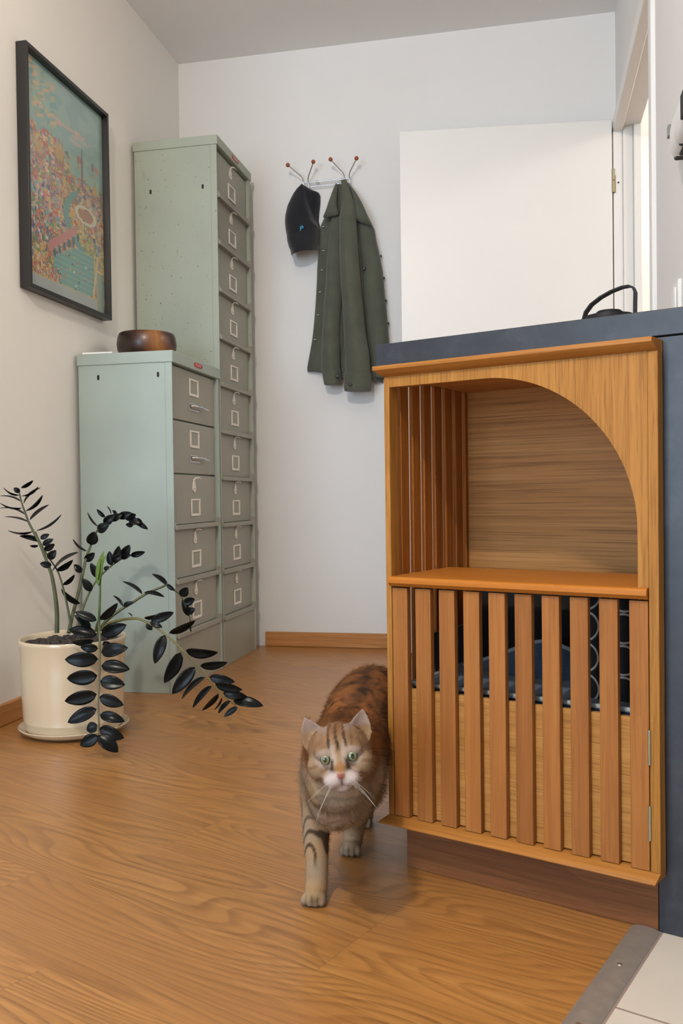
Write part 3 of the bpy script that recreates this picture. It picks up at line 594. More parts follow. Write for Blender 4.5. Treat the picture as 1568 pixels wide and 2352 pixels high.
# ------------------------------------------------------------------ filing cabinets
def filing_cabinet(name, label, x0, x1, y0, y1, H, lid, ndraw, ztop, zbot, mbody, nhandles, slots, group, rails_from):
    t = thing(name, label, 'filing cabinet', (x1, y0, 0), group=group)
    D, Wd = x1-x0, y1-y0               # local: x from -D to 0, y from 0 to Wd
    b = MB()
    b.box(-D+.004, -.026, .004, Wd-.004, .0, H-lid+.004)
    b.box(-.026, -.002, .004, .0095, .0, H-lid+.004); b.box(-.026, -.002, Wd-.030, Wd-.004, .0, H-lid+.004)
    b.build('body', mbody, t, bevel=.0012)
    b = MB(); b.box(-D, .003, 0, Wd, H-lid, H); b.build('top_cap', mbody, t, bevel=.0025)
    b = MB(); b.box(-.026, -.003, .0095, Wd-.030, .0, zbot-.006); b.build('plinth_panel', M['front'], t, bevel=.001)
    bz = H-lid*.52
    b = MB(); b.prism([(.003, Wd*.50+.038*math.copysign(abs(math.cos(a))**.6, math.cos(a)), bz+.008*math.copysign(abs(math.sin(a))**.6, math.sin(a))) for a in [2*PI*k/24 for k in range(24)]], (.002, 0, 0))
    bd = b.build('badge', M['red'], t)
    b = MB()                            # worn raised lettering, too small to read
    for k in range(4):
        yy = Wd*.50-.024+.0125*k
        b.box(.005, .0056, yy, yy+.0018, bz-.0038, bz+.0038)
        b.box(.005, .0056, yy, yy+.0085, (bz+.002, bz-.0038, bz-.001, bz+.002)[k], (bz+.0036, bz-.0022, bz+.0006, bz+.0036)[k])
    b.build('lettering', M['bright'], bd)
    for sx, sz in slots:
        b = MB(); c = [(sx-x1+.0042*math.cos(a), .0046, sz+.0042*math.sin(a)+(.0045 if math.sin(a) >= 0 else -.0045)) for a in [2*PI*(k+.5)/16 for k in range(16)]]
        b.prism(c, (0, -.0012, 0)); b.build('slot', M['dark'], t)
    pitch = (ztop-zbot)/ndraw
    ya, yb = .0105, Wd-.0315; yc = (ya+yb)/2+.003; xr = -.0115
    protos = {}
    for k in range(ndraw):
        z0 = ztop-(k+1)*pitch; hand = k < nhandles; rail = k >= rails_from
        key = (hand, rail)
        if key in protos:
            dr = dup(protos[key], t, (xr, 0, z0)); continue
        b = MB(); b.box(-.0135, -.001, ya, yb, .0035 if not rail else .011, pitch-.0015)
        dr = b.build('drawer', M['front'], t, bevel=.0015, loc=(xr, 0, z0)); protos[key] = dr
        zc = .124 if hand else .066
        b = MB(); w_, h_, th = .0425, .030, .0035
        for (u0, u1, v0, v1) in ((-w_, w_, h_-.006, h_), (-w_, w_, -h_, -h_+.009), (-w_, -w_+.009, -h_+.009, h_-.006), (w_-.010, w_, -h_+.009, h_-.006)):
            b.box(-.001, th-.001, yc+u0, yc+u1, zc+v0, zc+v1)
        b.build('card_holder', M['bright'], dr, bevel=.0008)
        b = MB(); b.box(-.001, -.0002, yc-w_+.008, yc+w_-.008, zc-h_+.008, zc+h_-.005); b.build('card', M['front'], dr)
        if hand:
            z = .056
            b = MB()
            b.box(-.001, .0016, yc-.045, yc+.045, z-.013, z-.010); b.box(-.001, .0016, yc-.045, yc-.041, z-.010, z+.011)
            b.box(-.001, .0016, yc-.045, yc+.02, z+.009, z+.012)
            b.tube([(0, yc-.03, z+.002), (.014, yc-.012, z+.004), (.017, yc+.01, z+.004), (.017, yc+.028, z+.003), (.016, yc+.034, z+.003)], .0042, 10)
            b.tube([(.017, yc+.034, z+.003), (.018, yc+.05, z+.001), (.018, yc+.075, z-.001), (.016, yc+.10, z-.003)], [.0042, .005, .0045, .0025], 10)
            b.build('handle', M['chrome'], dr, smooth=50)
        else:
            z = .142                    # pear shaped drawer pull with a curled tongue
            b = MB(); out = []
            for i in range(28):
                a = 2*PI*i/28; r = .0150-.0080*max(0, math.sin(a))**.8
                out.append((-.001, yc-.012+r*math.cos(a), z-.008+(.032 if math.sin(a) > 0 else .0145)*math.sin(a)))
            b.prism(out, (.0035, 0, 0))
            b.tube([(.001, yc-.012, z+.020), (.006, yc-.009, z+.0265), (.012, yc+.004, z+.0275), (.015, yc+.018, z+.0235)], [.0036, .0030, .0024, .0014], 8)
            pl = b.build('pull', M['bright'], dr, smooth=40)
            b = MB(); b.ball((.0027, yc-.017, z-.012), (.0009, .0016, .0016), 8); b.ball((.0027, yc-.008, z-.012), (.0009, .0016, .0016), 8); b.build('rivet', M['dark'], pl)
        if rail:
            b = MB(); b.box(-.012, .017, ya+.004, yb, -.006, .0095); b.box(-.006, .0125, ya, ya+.005, -.003, .017); b.box(-.006, .019, yb-.005, yb+.001, -.003, .026)
            b.build('rail', M['front'], dr, bevel=.0015)
    return t
filing_cabinet('filing_cabinet', 'tall narrow grey-green filing cabinet with ten drawers by the back wall', -1.471, -1.134, 3.186, 3.604, 2.0014, .035, 10, 1.957, .180, M['green'], 0, ((-1.402, 1.810), (-1.192, 1.813)), 'metal filing cabinets', 0)
filing_cabinet('filing_cabinet', 'shorter pale green filing cabinet with five drawers, wooden bowl on top', -1.4715, -1.134, 2.7245, 3.182, 1.1242, .0385, 5, 1.081, .184, M['green_clean'], 2, ((-1.3954, 1.045), (-1.1837, 1.0467)), 'metal filing cabinets', 2)

# things on the shorter cabinet
b = MB()
b.lathe([(.0, .0), (.062, .0), (.070, .003), (.090, .014), (.1005, .034), (.1035, .055), (.1005, .078), (.0955, .092), (.0925, .0935), (.0905, .091), (.0945, .07), (.0955, .05), (.088, .028), (.06, .014), (0, .012)], 64)
tag(b.build('wooden_bowl', M['bowl'], smooth=60, loc=(-1.309, 2.925, 1.1242)), 'dark turned wooden bowl on top of the shorter filing cabinet', 'bowl')
b = MB(); b.box(-.052, .052, -.075, .075, 0, .0065)
tag(b.build('notepad', M['paper'], bevel=.0008, loc=(-1.412, 2.822, 1.1264), rot=(0, 0, .06)), 'small white notepad beside the wooden bowl on the cabinet', 'notepad')
b = MB(); b.box(-.055, .055, -.078, .078, 0, .002)
tag(b.build('paper_slip', M['paper'], loc=(-1.408, 2.812, 1.1243), rot=(0, 0, -.10)), 'thin white paper slip lying under the notepad', 'paper')

# ------------------------------------------------------------------ counter end with the cat cabinet (local axes: u along the front, v into it)
def pthing(name, label, cat, u=0, v=0, z=0, group=None): return thing(name, label, cat, pen(u, v, z), TH, group)
CT0, CT1 = .8646, .9029
t = pthing('countertop', 'dark grey stone-look worktop over the slatted oak cabinet', 'worktop', 0, 0, CT0)
b = MB(); b.box(-.0359, .95, .03, .345, 0, CT1-CT0); b.build('worktop_slab', M['laminate'], t, bevel=.0015)
t = pthing('counter_base', 'dark grey counter side panel to the right of the oak cabinet', 'counter', .4376, .03)
b = MB(); b.box(.0, .51, 0, .018, 0, CT0-.0015); b.build('front_panel', M['laminate'], t, bevel=.001)
b = MB(); b.box(.012, .03, .018, .315, 0, CT0-.0015); b.box(.03, .51, .297, .315, 0, CT0-.0015); b.build('carcass', M['laminate'], t)
t = pthing('plinth_board', 'brown wooden kickboard under the slatted oak cabinet', 'kickboard', 0, .03)
b = MB(); b.box(.0154, .4370, 0, .016, 0, .0842); b.build('kick_face', M['plinth'], t, bevel=.001)
b = MB(); b.box(.0154, .031, .016, .27, 0, .0842); b.build('kick_return', M['plinth'], t, bevel=.001)

cab = pthing('cat_cabinet', 'oak cabinet with arched niche above a slatted door, under the worktop', 'cabinet')
PW, ZT, ZB, DP = .4488, .8405, .0975, .300
# face frame
for a in ((-.002, .0085), (.4345, PW)):
    b = MB(); b.box(a[0], a[1], 0, .028, ZB, ZT); b.build('stile', M['oak'], cab, bevel=.0012)
# arched panel: quarter round opening
b = MB(); cu_, cz, r = .182, .586, .2372
arc = [(cu_+r*math.cos(a), cz+r*math.sin(a)) for a in [PI/2*k/40 for k in range(41)]]
outline = [(arc[0][0], .5045)]+arc+[(.0085, cz+r), (.0085, ZT), (.4343, ZT), (.4343, .5045)]
b.prism([(u, .001, z) for u, z in outline], (0, .018, 0))
b.build('arched_panel', wood('oiled_oak_arch', srgb(142, 94, 38), srgb(172, 121, 58), 'Z', 1.3, .45, .45, island=False, cath=.05), cab)
# lips above and below, with a chamfer towards the frame
def lip(z_tip, z_in, thick, uo=.0141):
    b = MB(); s = 1 if z_tip > z_in else -1
    zt = z_tip; zl = z_tip - s*thick
    tipL, tipR, inL, inR = -.016, .4446, -.002, PW
    rings = []
    for u_t, u_i in ((tipL, inL), (tipR, inR)):
        rings.append([(u_t, -uo, zt), (u_t, -uo, zl), (u_i, 0, z_in), (u_i, .0285, z_in), (u_i, .0285, zt)])
    b.strip(rings); return b
lip(.8585, .8405, .007).build('top_lip', M['oak_x'], cab, bevel=.0006)
lip(.0845, .0975, .002).build('bottom_lip', M['oak_x'], cab, bevel=.0006)
# carcass: top, bottom, right side, back
b = MB(); b.box(-.002, .4376, .0285, DP+.015, .8405, .8585); b.build('top_board', M['back'], cab, bevel=.0008)
b = MB(); b.box(-.002, .4376, .0285, DP+.015, ZB-.012, ZB+.004); b.build('bottom_board', M['oak_x'], cab, bevel=.0008)
b = MB(); b.box(.4200, .4376, .028, DP, ZB+.004, .8405); b.build('side_board', M['back'], cab, bevel=.0008)
b = MB(); b.box(-.001, .4376, DP, DP+.012, ZB+.004, .8405); b.build('back_panel', M['back'], cab)
b = MB()
for k in range(1, 8): b.box(-.001, .0070, .0413*k-.0005, .0413*k+.0268, ZB+.004, .8405)
b.build('side_slats', M['teak_side'], cab, bevel=.0008)
# niche shelf with a rounded nose
b = MB(); ring = []
for k in range(9):
    a = PI/2*k/8
    ring.append((-.004-.006*math.sin(a), .5045-.006+.006*math.cos(a)))
ring += [(-.010, .4940), (-.004, .4880), (.215, .4880), (.215, .5045)]
b.strip([[(.0075, v, z) for v, z in ring], [(.4338, v, z) for v, z in ring]])
b.build('niche_shelf', M['oak_plain'], cab, smooth=35)
# slatted door
door = bpy.data.objects.new('door', None); COL.objects.link(door); door.parent = cab; door.location = (.4335, 0, 0)
b = MB()
for k in range(10):
    u = .0098+.0441*k-.4335; b.box(u, u+.0286-.0002*k, 0.0, .013, .0985-.0003*(k % 2), .4855)
b.build('slats', M['teak'], door, bevel=.0009)
b = MB(); b.box(.0098-.4335, -.0005, .0135, .0225, .0995, .3135); b.build('lower_panel', M['panel'], door, bevel=.0008)
for z in (.277, .168):
    b = MB(); b.tube([(.0008, -.0015, z-.025), (.0008, -.0015, z+.025)], .0022, 10); b.box(-.0016, .0008, -.0006, .001, z-.025, z+.025); b.build('hinge', M['brass'], door, smooth=40)

# pet bed and cushion behind the slats
bed = pthing('pet_bed', 'slate blue padded pet bed with pale piping inside the slatted cabinet', 'pet bed', .215, .15, ZB+.0045)
b = MB(); b.box(-.195, .19, -.112, .135, 0, .2155); b.build('mattress', M['blue_fabric'], bed, bevel=.012, seg=3)
b = MB(); b.tube([(-.192, -.113, .2155), (.188, -.113, .2155)], .0042, 8); b.tube([(-.192, -.113, .2155), (-.192, .132, .2155)], .0042, 8); b.build('piping', M['piping'], bed, smooth=60)
b = MB(); prof = [(-.19, .212), (-.15, .226), (-.10, .246), (-.05, .268), (-.02, .274), (.02, .262), (.05, .238), (.08, .215), (.12, .208)]
rings = []
for u, z in prof: rings.append([(u, .02, .200), (u, .075, z), (u, .095, z), (u, .12, .200)])
b.strip(rings); bo = b.build('bolster', M['blue_fabric'], bed, bevel=.004)
b = MB(); b.tube([(u, .078, z+.002) for u, z in prof], .0038, 8); b.build('piping', M['piping'], bed, smooth=60)
b = MB(); b.box(-.199, -.194, -.085, .138, 0, .29); b.box(-.199, .205, .138, .143, 0, .368); b.build('side_walls', M['black_fabric'], bed, bevel=.001)
def print_mat():
    t = NT('black_fabric_white_rings'); c = t.coord(); x, y, z = t.sep(c)
    fx = t.math('SUBTRACT', t.math('FRACT', t.math('ADD', t.math('DIVIDE', t.math('SUBTRACT', x, .016), .061), .5)), .5); fz = t.math('SUBTRACT', t.math('FRACT', t.math('DIVIDE', t.math('ADD', z, .008), .0485)), .5)
    fx = t.math('MULTIPLY', fx, .061); fz = t.math('MULTIPLY', fz, .0485)
    d = t.math('SQRT', t.math('ADD', t.math('MULTIPLY', fx, fx), t.math('MULTIPLY', fz, fz)))
    ring = t.math('LESS_THAN', t.math('ABSOLUTE', t.math('SUBTRACT', d, .0222)), .0016)
    t.set(color=t.mix(ring, srgb(27, 29, 31), srgb(190, 188, 185)), rough=.85); return t.m
b = MB()
V = b.grid(lambda s, u: (-.058+.116*s, -.012*math.sin(PI*s)**.5*math.sin(PI*u)**.5, .165*u), 12, 14)
V2 = b.grid(lambda s, u: (-.058+.116*s, .03+.012*math.sin(PI*s)**.5*math.sin(PI*u)**.5, .165*u), 12, 14)
def rim(V): return [V[i][0] for i in range(13)]+[V[12][j] for j in range(1, 15)]+[V[i][14] for i in range(11, -1, -1)]+[V[0][j] for j in range(13, 0, -1)]
ra, rb = rim(V), rim(V2)
for i in range(len(ra)): b.face([ra[i], ra[(i+1) % len(ra)], rb[(i+1) % len(ra)], rb[i]])
cu2 = b.build('patterned_cushion', print_mat(), smooth=50, loc=pen(.358, .085, ZB+.2202), rot=(-.05, 0, TH))
tag(cu2, 'black cushion with white ring print standing behind the cabinet slats', 'cushion')

# lidded jug with a black strap handle on the worktop
jug = pthing('lidded_jug', 'black lidded jug with a strap handle on the dark worktop', 'jug', .314, .215, CT1)
b = MB(); b.lathe([(0, 0), (.040, 0), (.042, .003), (.042, .030), (.040, .036), (.032, .0375), (0, .0375)], 40); b.build('body', M['black_plastic'], jug, smooth=40)
b = MB(); b.lathe([(0, .0375), (.0215, .0375), (.0215, .0425), (.019, .0445), (.0, .0455)], 32); b.build('lid', M['black_plastic'], jug, smooth=40)
b = MB(); path = [(-.0425, .015), (-.0425, .032), (-.040, .044), (-.034, .055), (-.020, .066), (-.004, .073), (.012, .0785), (.026, .0805), (.034, .0785), (.0375, .072), (.037, .062), (.034, .046), (.032, .034), (.0425, .024), (.0425, .012)]
path = [(-.044, .012), (-.044, .034), (-.040, .047), (-.030, .059), (-.014, .069), (.004, .0765), (.022, .081), (.034, .0815), (.041, .078), (.044, .070), (.0435, .056), (.0432, .040), (.043, .012)]
rings = []
for i, (u, z) in enumerate(path):
    a = path[max(0, i-1)]; c = path[min(len(path)-1, i+1)]; tx, tz = c[0]-a[0], c[1]-a[1]; l = math.hypot(tx, tz); nx, nz = -tz/l*.0013, tx/l*.0013
    rings.append([(u-nx, -.008, z-nz), (u+nx, -.008, z+nz), (u+nx, .008, z+nz), (u-nx, .008, z-nz)])
b.strip(rings); b.build('handle', M['black_plastic'], jug, smooth=50)

# ------------------------------------------------------------------ framed poster on the left wall
pf = thing('framed_poster', 'colourful town map poster in a black frame on the left wall', 'picture', (XL, 2.41, 1.276))
PWY, PHZ, FD = .528, .728, .036
b = MB()
for a in ((0, .012, 0, PHZ), (PWY-.012, PWY, 0, PHZ), (.012, PWY-.012, 0, .013), (.012, PWY-.012, PHZ-.013, PHZ)): b.box(.001, FD, *a)
b.build('frame', M['black_frame'], pf, bevel=.0012)
def poster():
    NY, NZ = 150, 206
    rnd = random.Random(5)
    img = [[(0, 0, 0)]*NY for _ in range(NZ)]
    lin = lambda r, g, b_: srgb(r, g, b_)[:3]
    def px(i, j, c):
        if 0 <= i < NZ and 0 <= j < NY: img[i][j] = c
    def rect(y0, z0, w, h, c, sk=0):
        for i in range(int(z0), int(z0+h)):
            for j in range(int(y0), int(y0+w)): px(int(i+sk*(j-y0)), j, c)
    def disc(y, z, ry, rz, c, inner=0):
        for i in range(int(z-rz), int(z+rz)+1):
            for j in range(int(y-ry), int(y+ry)+1):
                q_ = ((i-z)/max(rz, .1))**2+((j-y)/max(ry, .1))**2
                if inner <= q_ <= 1: px(i, j, c)
    teal = [lin(150, 182, 172), lin(138, 174, 168), lin(120, 166, 160)]
    warm = [lin(206, 164, 128), lin(214, 182, 128), lin(190, 132, 104), lin(200, 108, 82), lin(196, 150, 142), lin(214, 196, 158), lin(168, 124, 104), lin(208, 176, 96)]
    cool = [lin(130, 116, 140), lin(108, 96, 136), lin(130, 160, 150), lin(120, 150, 96), lin(150, 166, 172), lin(116, 140, 112), lin(146, 132, 150)]
    hot = [lin(206, 92, 92), lin(212, 116, 130), lin(86, 78, 122), lin(214, 190, 90), lin(224, 214, 206), lin(96, 130, 150), lin(206, 120, 64)]
    for i in range(NZ):                                  # sea and sky
        for j in range(NY):
            v = mnoise.noise(Vector((j*.05, i*.09, 1)))
            k = 0 if v > .05 else 1
            img[i][j] = teal[k]
    for _ in range(60):                                  # far coast, top left
        rect(rnd.uniform(0, 50), rnd.uniform(150, 200), rnd.uniform(4, 14), rnd.uniform(2, 5), rnd.choice([lin(176, 178, 146), lin(150, 168, 134), lin(204, 176, 140), teal[2]]), .3)
    for _ in range(14): rect(rnd.uniform(55, 110), rnd.uniform(158, 170), rnd.uniform(6, 16), 2, lin(208, 170, 148), -.1)
    for i in range(150):                                 # town: rows of little houses
        z = 150-i*.95
        for _ in range(16):
            y = rnd.uniform(-4, NY)
            if z > 128 and y > 78+(z-128)*-1.0 and rnd.random() < .93: continue
            w = rnd.uniform(2, 8); h = rnd.uniform(2, 9)
            c = rnd.choice(warm if rnd.random() < .62 else cool)
            if y < 45 and 50 < z < 105 and rnd.random() < .6: c = rnd.choice(hot); w, h = rnd.uniform(1, 4), rnd.uniform(1, 5)
            if y > 85 and z < 80 and rnd.random() < .5: c = rnd.choice([lin(178, 178, 120), lin(150, 160, 104), lin(206, 186, 138)])
            rect(y, z-h, w, h, c, rnd.choice((0, -.35, .3)))
            if w > 4 and rnd.random() < .6:
                for q_ in range(1, int(w)-1, 2): px(int(z-h*.5), int(y+q_), lin(92, 82, 108))
    for y, z, s_ in ((62, 136, 9), (26, 128, 7), (132, 122, 6)):     # domed halls
        rect(y-s_, z-s_*1.6, 2*s_, s_*1.6, lin(176, 134, 116)); disc(y, z, s_*.8, s_*1.1, lin(190, 158, 104)); rect(y-1, z+s_, 2, s_*.7, lin(150, 126, 96))
        for q_ in range(int(y-s_)+2, int(y+s_)-1, 3): rect(q_, z-s_*1.2, 1, s_*.7, lin(112, 90, 112))
    rect(104, 118, 4, 30, lin(140, 104, 120)); rect(105, 148, 2, 8, lin(122, 100, 126))      # a slim chimney
    for i in range(60):                                  # a winding canal with a broad basin at the lower right
        y = 92-26*math.sin(i*.055)+.22*i; z = 108-i*.95
        rect(y-4, z, 9+i*.05, 2, lin(112, 158, 158))
    for i in range(44):
        z = 54-i; y0_ = 48+max(0, 18-i)*2.2; y1_ = 128-max(0, i-30)*.5
        rect(y0_, z, y1_-y0_, 1, teal[2] if (i % 5) else lin(140, 184, 174))
    for i in range(70): rect(40+i*.75, 40+i*.42, 2, 9, lin(196, 136, 134) if i % 4 else lin(214, 184, 150))   # bridge
    for i in range(6): disc(50+i*9, 40+i*5.2, 3, 4, lin(84, 108, 120))
    disc(112, 92, 22, 9, lin(214, 210, 190), .55); disc(112, 92, 15, 5.5, lin(176, 132, 110))                  # oval arena
    for _ in range(240):                                 # crowd along the quay
        y = rnd.uniform(2, 60); rect(y, rnd.uniform(14, 30)-y*.08, rnd.uniform(1, 2.4), rnd.uniform(1, 4), rnd.choice(hot+warm))
    for _ in range(26): disc(rnd.uniform(60, 126), rnd.uniform(14, 48), 1.6, .9, rnd.choice(hot))
    for i in range(50): rect(124+i*.22, 10+i*1.05-i*.1, 3, 2, lin(216, 190, 138))
    rect(134, 2, 14, 40, lin(142, 164, 150)); rect(133, 2, 1.6, 42, lin(220, 190, 140)); rect(133, 42, 16, 2, lin(220, 190, 140))
    for j in range(NY-18):                                # plain pale strip along the bottom edge
        rect(j, 0, 1, 13, lin(176, 184, 184)); rect(j, 13, 1, 1, lin(206, 176, 120))
    glass_haze = lin(186, 184, 172)
    img = [[tuple(c[k]*.90+glass_haze[k]*.10 for k in range(3)) for c in row] for row in img]  # pale haze of the glass reflection mixed into the print colours
    return img, NY, NZ
img, NY, NZ = poster()
b = MB(); y0, y1, z0, z1 = .0115, PWY-.0115, .0125, PHZ-.0125
b.grid(lambda s, t_: (.014, y0+(y1-y0)*s, z0+(z1-z0)*t_), NY, NZ)
bmesh.ops.reverse_faces(b.bm, faces=b.bm.faces[:])
po = b.build('poster_print', vcol_mat('poster_ink', .55, .3), pf)
ca = po.data.color_attributes.new('Col', 'FLOAT_COLOR', 'CORNER')
cols = []
for p in po.data.polygons:
    i = min(NZ-1, int((p.center.z-z0)/(z1-z0)*NZ)); j = min(NY-1, int((p.center.y-y0)/(y1-y0)*NY))
    cols += list((*img[i][j], 1))*len(p.vertices)
ca.data.foreach_set('color', cols)
b = MB(); b.box(.0185, .0200, y0, y1, z0, z1); b.build('glazing', M['glass'], pf)
b = MB(); b.box(.002, .0135, y0, y1, z0, z1); b.build('backing_board', M['black_frame'], pf)

# ------------------------------------------------------------------ coat rack
WY = YB
rk = thing('coat_rack', 'chrome wire coat rack with four red-brown knobs on the back wall', 'coat rack', (-.82, WY, 1.96))
def rl(x, d, z): return (x+.82, -d, z-1.96)
for a, c in (((-.918, .022, 1.9632), (-.7195, .022, 1.9660)), ((-.900, .022, 1.9445), (-.730, .022, 1.9480))):
    b = MB(); b.tube([rl(*a), rl(*c)], .0021, 10); b.build('rail', M['chrome'], rk, smooth=60)
for kx, kz, sx, sz, bz in ((-.9728, 2.0244, -.9182, 1.9794, 1.930), (-.8634, 2.0281, -.8976, 1.9776, 1.925), (-.7903, 2.0312, -.7423, 1.9816, 1.935), (-.6813, 2.0259, -.7212, 1.9797, 1.940)):
    b = MB(); b.tube([rl(kx, .075, kz), rl(sx+(kx-sx)*.12, .042, sz+.006), rl(sx, .034, sz-.004), rl(sx, .027, sz-.018), rl(sx+.001, .025, bz), rl(sx+.002, .027, bz-.006), rl(sx+.002, .031, bz-.008), rl(sx+.002, .034, bz-.004)], .0024, 10)
    h = b.build('hook', M['chrome'], rk, smooth=60)
    b = MB(); b.ball(rl(kx, .077, kz), .0088, 18); b.build('knob', M['knob'], h, smooth=80)
for x in (-.862, -.758):
    b = MB(); b.tube([rl(x, 0, 1.9645), rl(x, .024, 1.9645)], .0055, 12); b.tube([rl(x-.008, .022, 1.964), rl(x+.008, .022, 1.9644)], .0045, 10); b.build('wall_bracket', M['chrome'], rk, smooth=50)

# ------------------------------------------------------------------ cap
def puff(poly, depth, base, nring=8, squash=.5, tilt=None, c=None):
    """a bulging cloth shape over a flat outline; y is measured out from the wall"""
    n = len(poly); cx = c[0] if c else sum(p[0] for p in poly)/n; cz = c[1] if c else sum(p[1] for p in poly)/n
    rings = []
    sm = []
    for i in range(n):
        for k in range(3):
            t = k/3; p0, p1, p2, p3 = (poly[(i+j) % n] for j in (-1, 0, 1, 2))
            f = lambda a, b_, c_, d_: .5*(2*b_+(c_-a)*t+(2*a-5*b_+4*c_-d_)*t*t+(3*b_-a-3*c_+d_)*t**3)
            sm.append((f(p0[0], p1[0], p2[0], p3[0]), f(p0[1], p1[1], p2[1], p3[1])))
    back = lambda x, z: base(x, z) if callable(base) else base
    rings.append([(x, -(back(x, z)-.001), z) for x, z in sm])
    for k in range(nring+1):
        s = 1-k/nring*.96; h = depth*(1-s**2.2)**squash
        r = []
        for x, z in sm:
            X, Z = cx+(x-cx)*s, cz+(z-cz)*s
            r.append((X, -(back(X, Z)+.002+h*(tilt(X, Z) if tilt else 1)), Z))
        rings.append(r)
    b = MB(); b.strip(rings); return b
cap = thing('baseball_cap', 'black baseball cap hanging from the left side of the coat rack', 'cap', (-.91, WY, 1.80))
def rel(pts, ox, oz): return [(x-ox, z-oz) for x, z in pts]
CAPL = [(-.9134, 1.9402), (-.935, 1.9269), (-.952, 1.9076), (-.9667, 1.8812), (-.9791, 1.8546), (-.9883, 1.8139), (-.9898, 1.7817), (-.9860, 1.750), (-.9809, 1.728), (-.9765, 1.7023), (-.9673, 1.674), (-.9610, 1.6560), (-.950, 1.6500), (-.9438, 1.6466)]
CAPR = [(-.9120, 1.9402), (-.9000, 1.9340), (-.8874, 1.9274), (-.8686, 1.9153), (-.8474, 1.9072), (-.8419, 1.894), (-.8433, 1.862), (-.8485, 1.826), (-.8514, 1.7895), (-.8424, 1.7568), (-.8420, 1.711), (-.8454, 1.677), (-.8600, 1.661), (-.9008, 1.6533), (-.9438, 1.6466)]
def outl(pts, k): return [(x*k, .64+(z-.64)*k) for x, z in pts]
CAPL = outl(CAPL[:11]+[(-.9580, 1.6560), (-.9520, 1.6300)], 1.012); CAPR = outl(CAPR[:12]+[(-.8480, 1.6300)], 1.012)
FOLD = [(-.9122, 1.94), (-.9022, 1.885), (-.8864, 1.829), (-.8705, 1.782), (-.8560, 1.765), (-.8400, 1.755)]
def edge_at(pts, z):
    for (xa, za), (xb, zb) in zip(pts, pts[1:]):
        if za >= z >= zb: return xa+(xb-xa)*(za-z)/max(1e-6, za-zb)
    return pts[0][0] if z > pts[0][1] else pts[-1][0]
FOLD = outl(FOLD, 1.012)
def seam_z(s): return 1.7345-.030*math.sin(PI*min(1, s*1.15))*.4+.030*s**2
def cap_d(s, z):
    t = max(0, min(1, (1.9555-z)/.215)); x0, x1 = edge_at(CAPL, z), edge_at(CAPR, z); x = x0+(x1-x0)*s
    d = .022+(.020+.070*t**.8)*max(0, 4*s*(1-s))**.5
    xf = edge_at(FOLD, z); k = (x-xf)/.012
    d -= (.008+.030*t)*max(0, min(1, k))*(1 if z > 1.765 else max(0, (z-1.742)/.023))
    return d
def cap_rows(zt, zb, n, extra, back, m=30):
    rings = []
    for i in range(n+1):
        f = []; bk = []
        for j in range(m+1):
            s = j/m; z = zt(s)+(zb(s)-zt(s))*i/n
            x = edge_at(CAPL, z)+(edge_at(CAPR, z)-edge_at(CAPL, z))*s
            d = extra(s, z); f.append((x+.91, -d, z-1.80)); bk.append((x+.91, -back(s, z, d), z-1.80))
        rings.append(f+bk[::-1])
    b = MB(); b.strip(rings); return b
cr = cap_rows(lambda s: 1.9550, seam_z, 40, cap_d, lambda s, z, d: .010).build('crown', M['cap'], cap, smooth=70)
vis_d = lambda s, z: cap_d(s, seam_z(s)+.001)+.004+max(0, seam_z(s)-z)*.30
cap_rows(lambda s: seam_z(s)+.002, lambda s: 1.6440+(.011*(1-s/.2)**2 if s < .2 else 0)+.026*max(0, s-.3)**1.6+(.010*((s-.85)/.15)**2 if s > .85 else 0), 12, vis_d, lambda s, z, d: d-.0045).build('visor', M['cap'], cap, smooth=70)
mx, mz = -.0045, -.0650
md = cap_d(.5, 1.748)+.0012
b = MB()
for a in ((0, .014, .0195, .0220), (0, .0025, 0, .0220), (.0025, .014, .0095, .0120), (.0115, .014, .0095, .0220), (.005, .0072, .012, .0165), (.0085, .0105, .0145, .0195)): b.box(mx+a[0], mx+a[1], -md-.003, -md+.010, mz+a[2], mz+a[3])
b.build('emblem', M['emblem'], cr)

# ------------------------------------------------------------------ jacket
OX, OZ = -.74, 1.5
jk = thing('jacket', 'olive green button-up jacket hanging from the coat rack', 'jacket', (OX, WY, OZ))
def interp(pts, z):
    pts = sorted(pts, key=lambda p: -p[1])
    if z >= pts[0][1]: return pts[0][0]
    for (xa, za), (xb, zb) in zip(pts, pts[1:]):
        if za >= z >= zb: return xa+(xb-xa)*(za-z)/max(1e-6, za-zb)
    return pts[-1][0]
CL_, CR_ = outl(COAT_LEFT, 1.008), outl(COAT_RIGHT, 1.008)
rings = []; NZR = 46
for i in range(NZR):
    t_ = i/(NZR-1)
    zl = 1.950-(1.950-1.172)*t_; zr = 1.950-(1.950-1.108)*t_
    xa, xb = interp(CL_, zl), interp(CR_, zr)
    n = 56; ring = []
    full = min(1, .25+t_*2.2)
    for j in range(n):
        s = j/(n-1)
        d = .012+.042*full*math.sin(PI*s)**.55
        d += full*(.010*math.sin(2*PI*(3.2*s+.15)+1.5*t_)+.005*math.sin(2*PI*(7.3*s)+3*t_))*math.sin(PI*s)**.5
        ring.append((xa+(xb-xa)*s-OX, -d, zl+(zr-zl)*s-OZ+.006*math.sin(9*s)*t_))
    for j in range(n-2, 0, -1):
        s = j/(n-1); ring.append((xa+(xb-xa)*s-OX, -.006, zl+(zr-zl)*s-OZ+.006*math.sin(9*s)*t_))
    rings.append(ring)
b = MB(); b.strip(rings); body = b.build('body', M['coat'], jk, smooth=70)
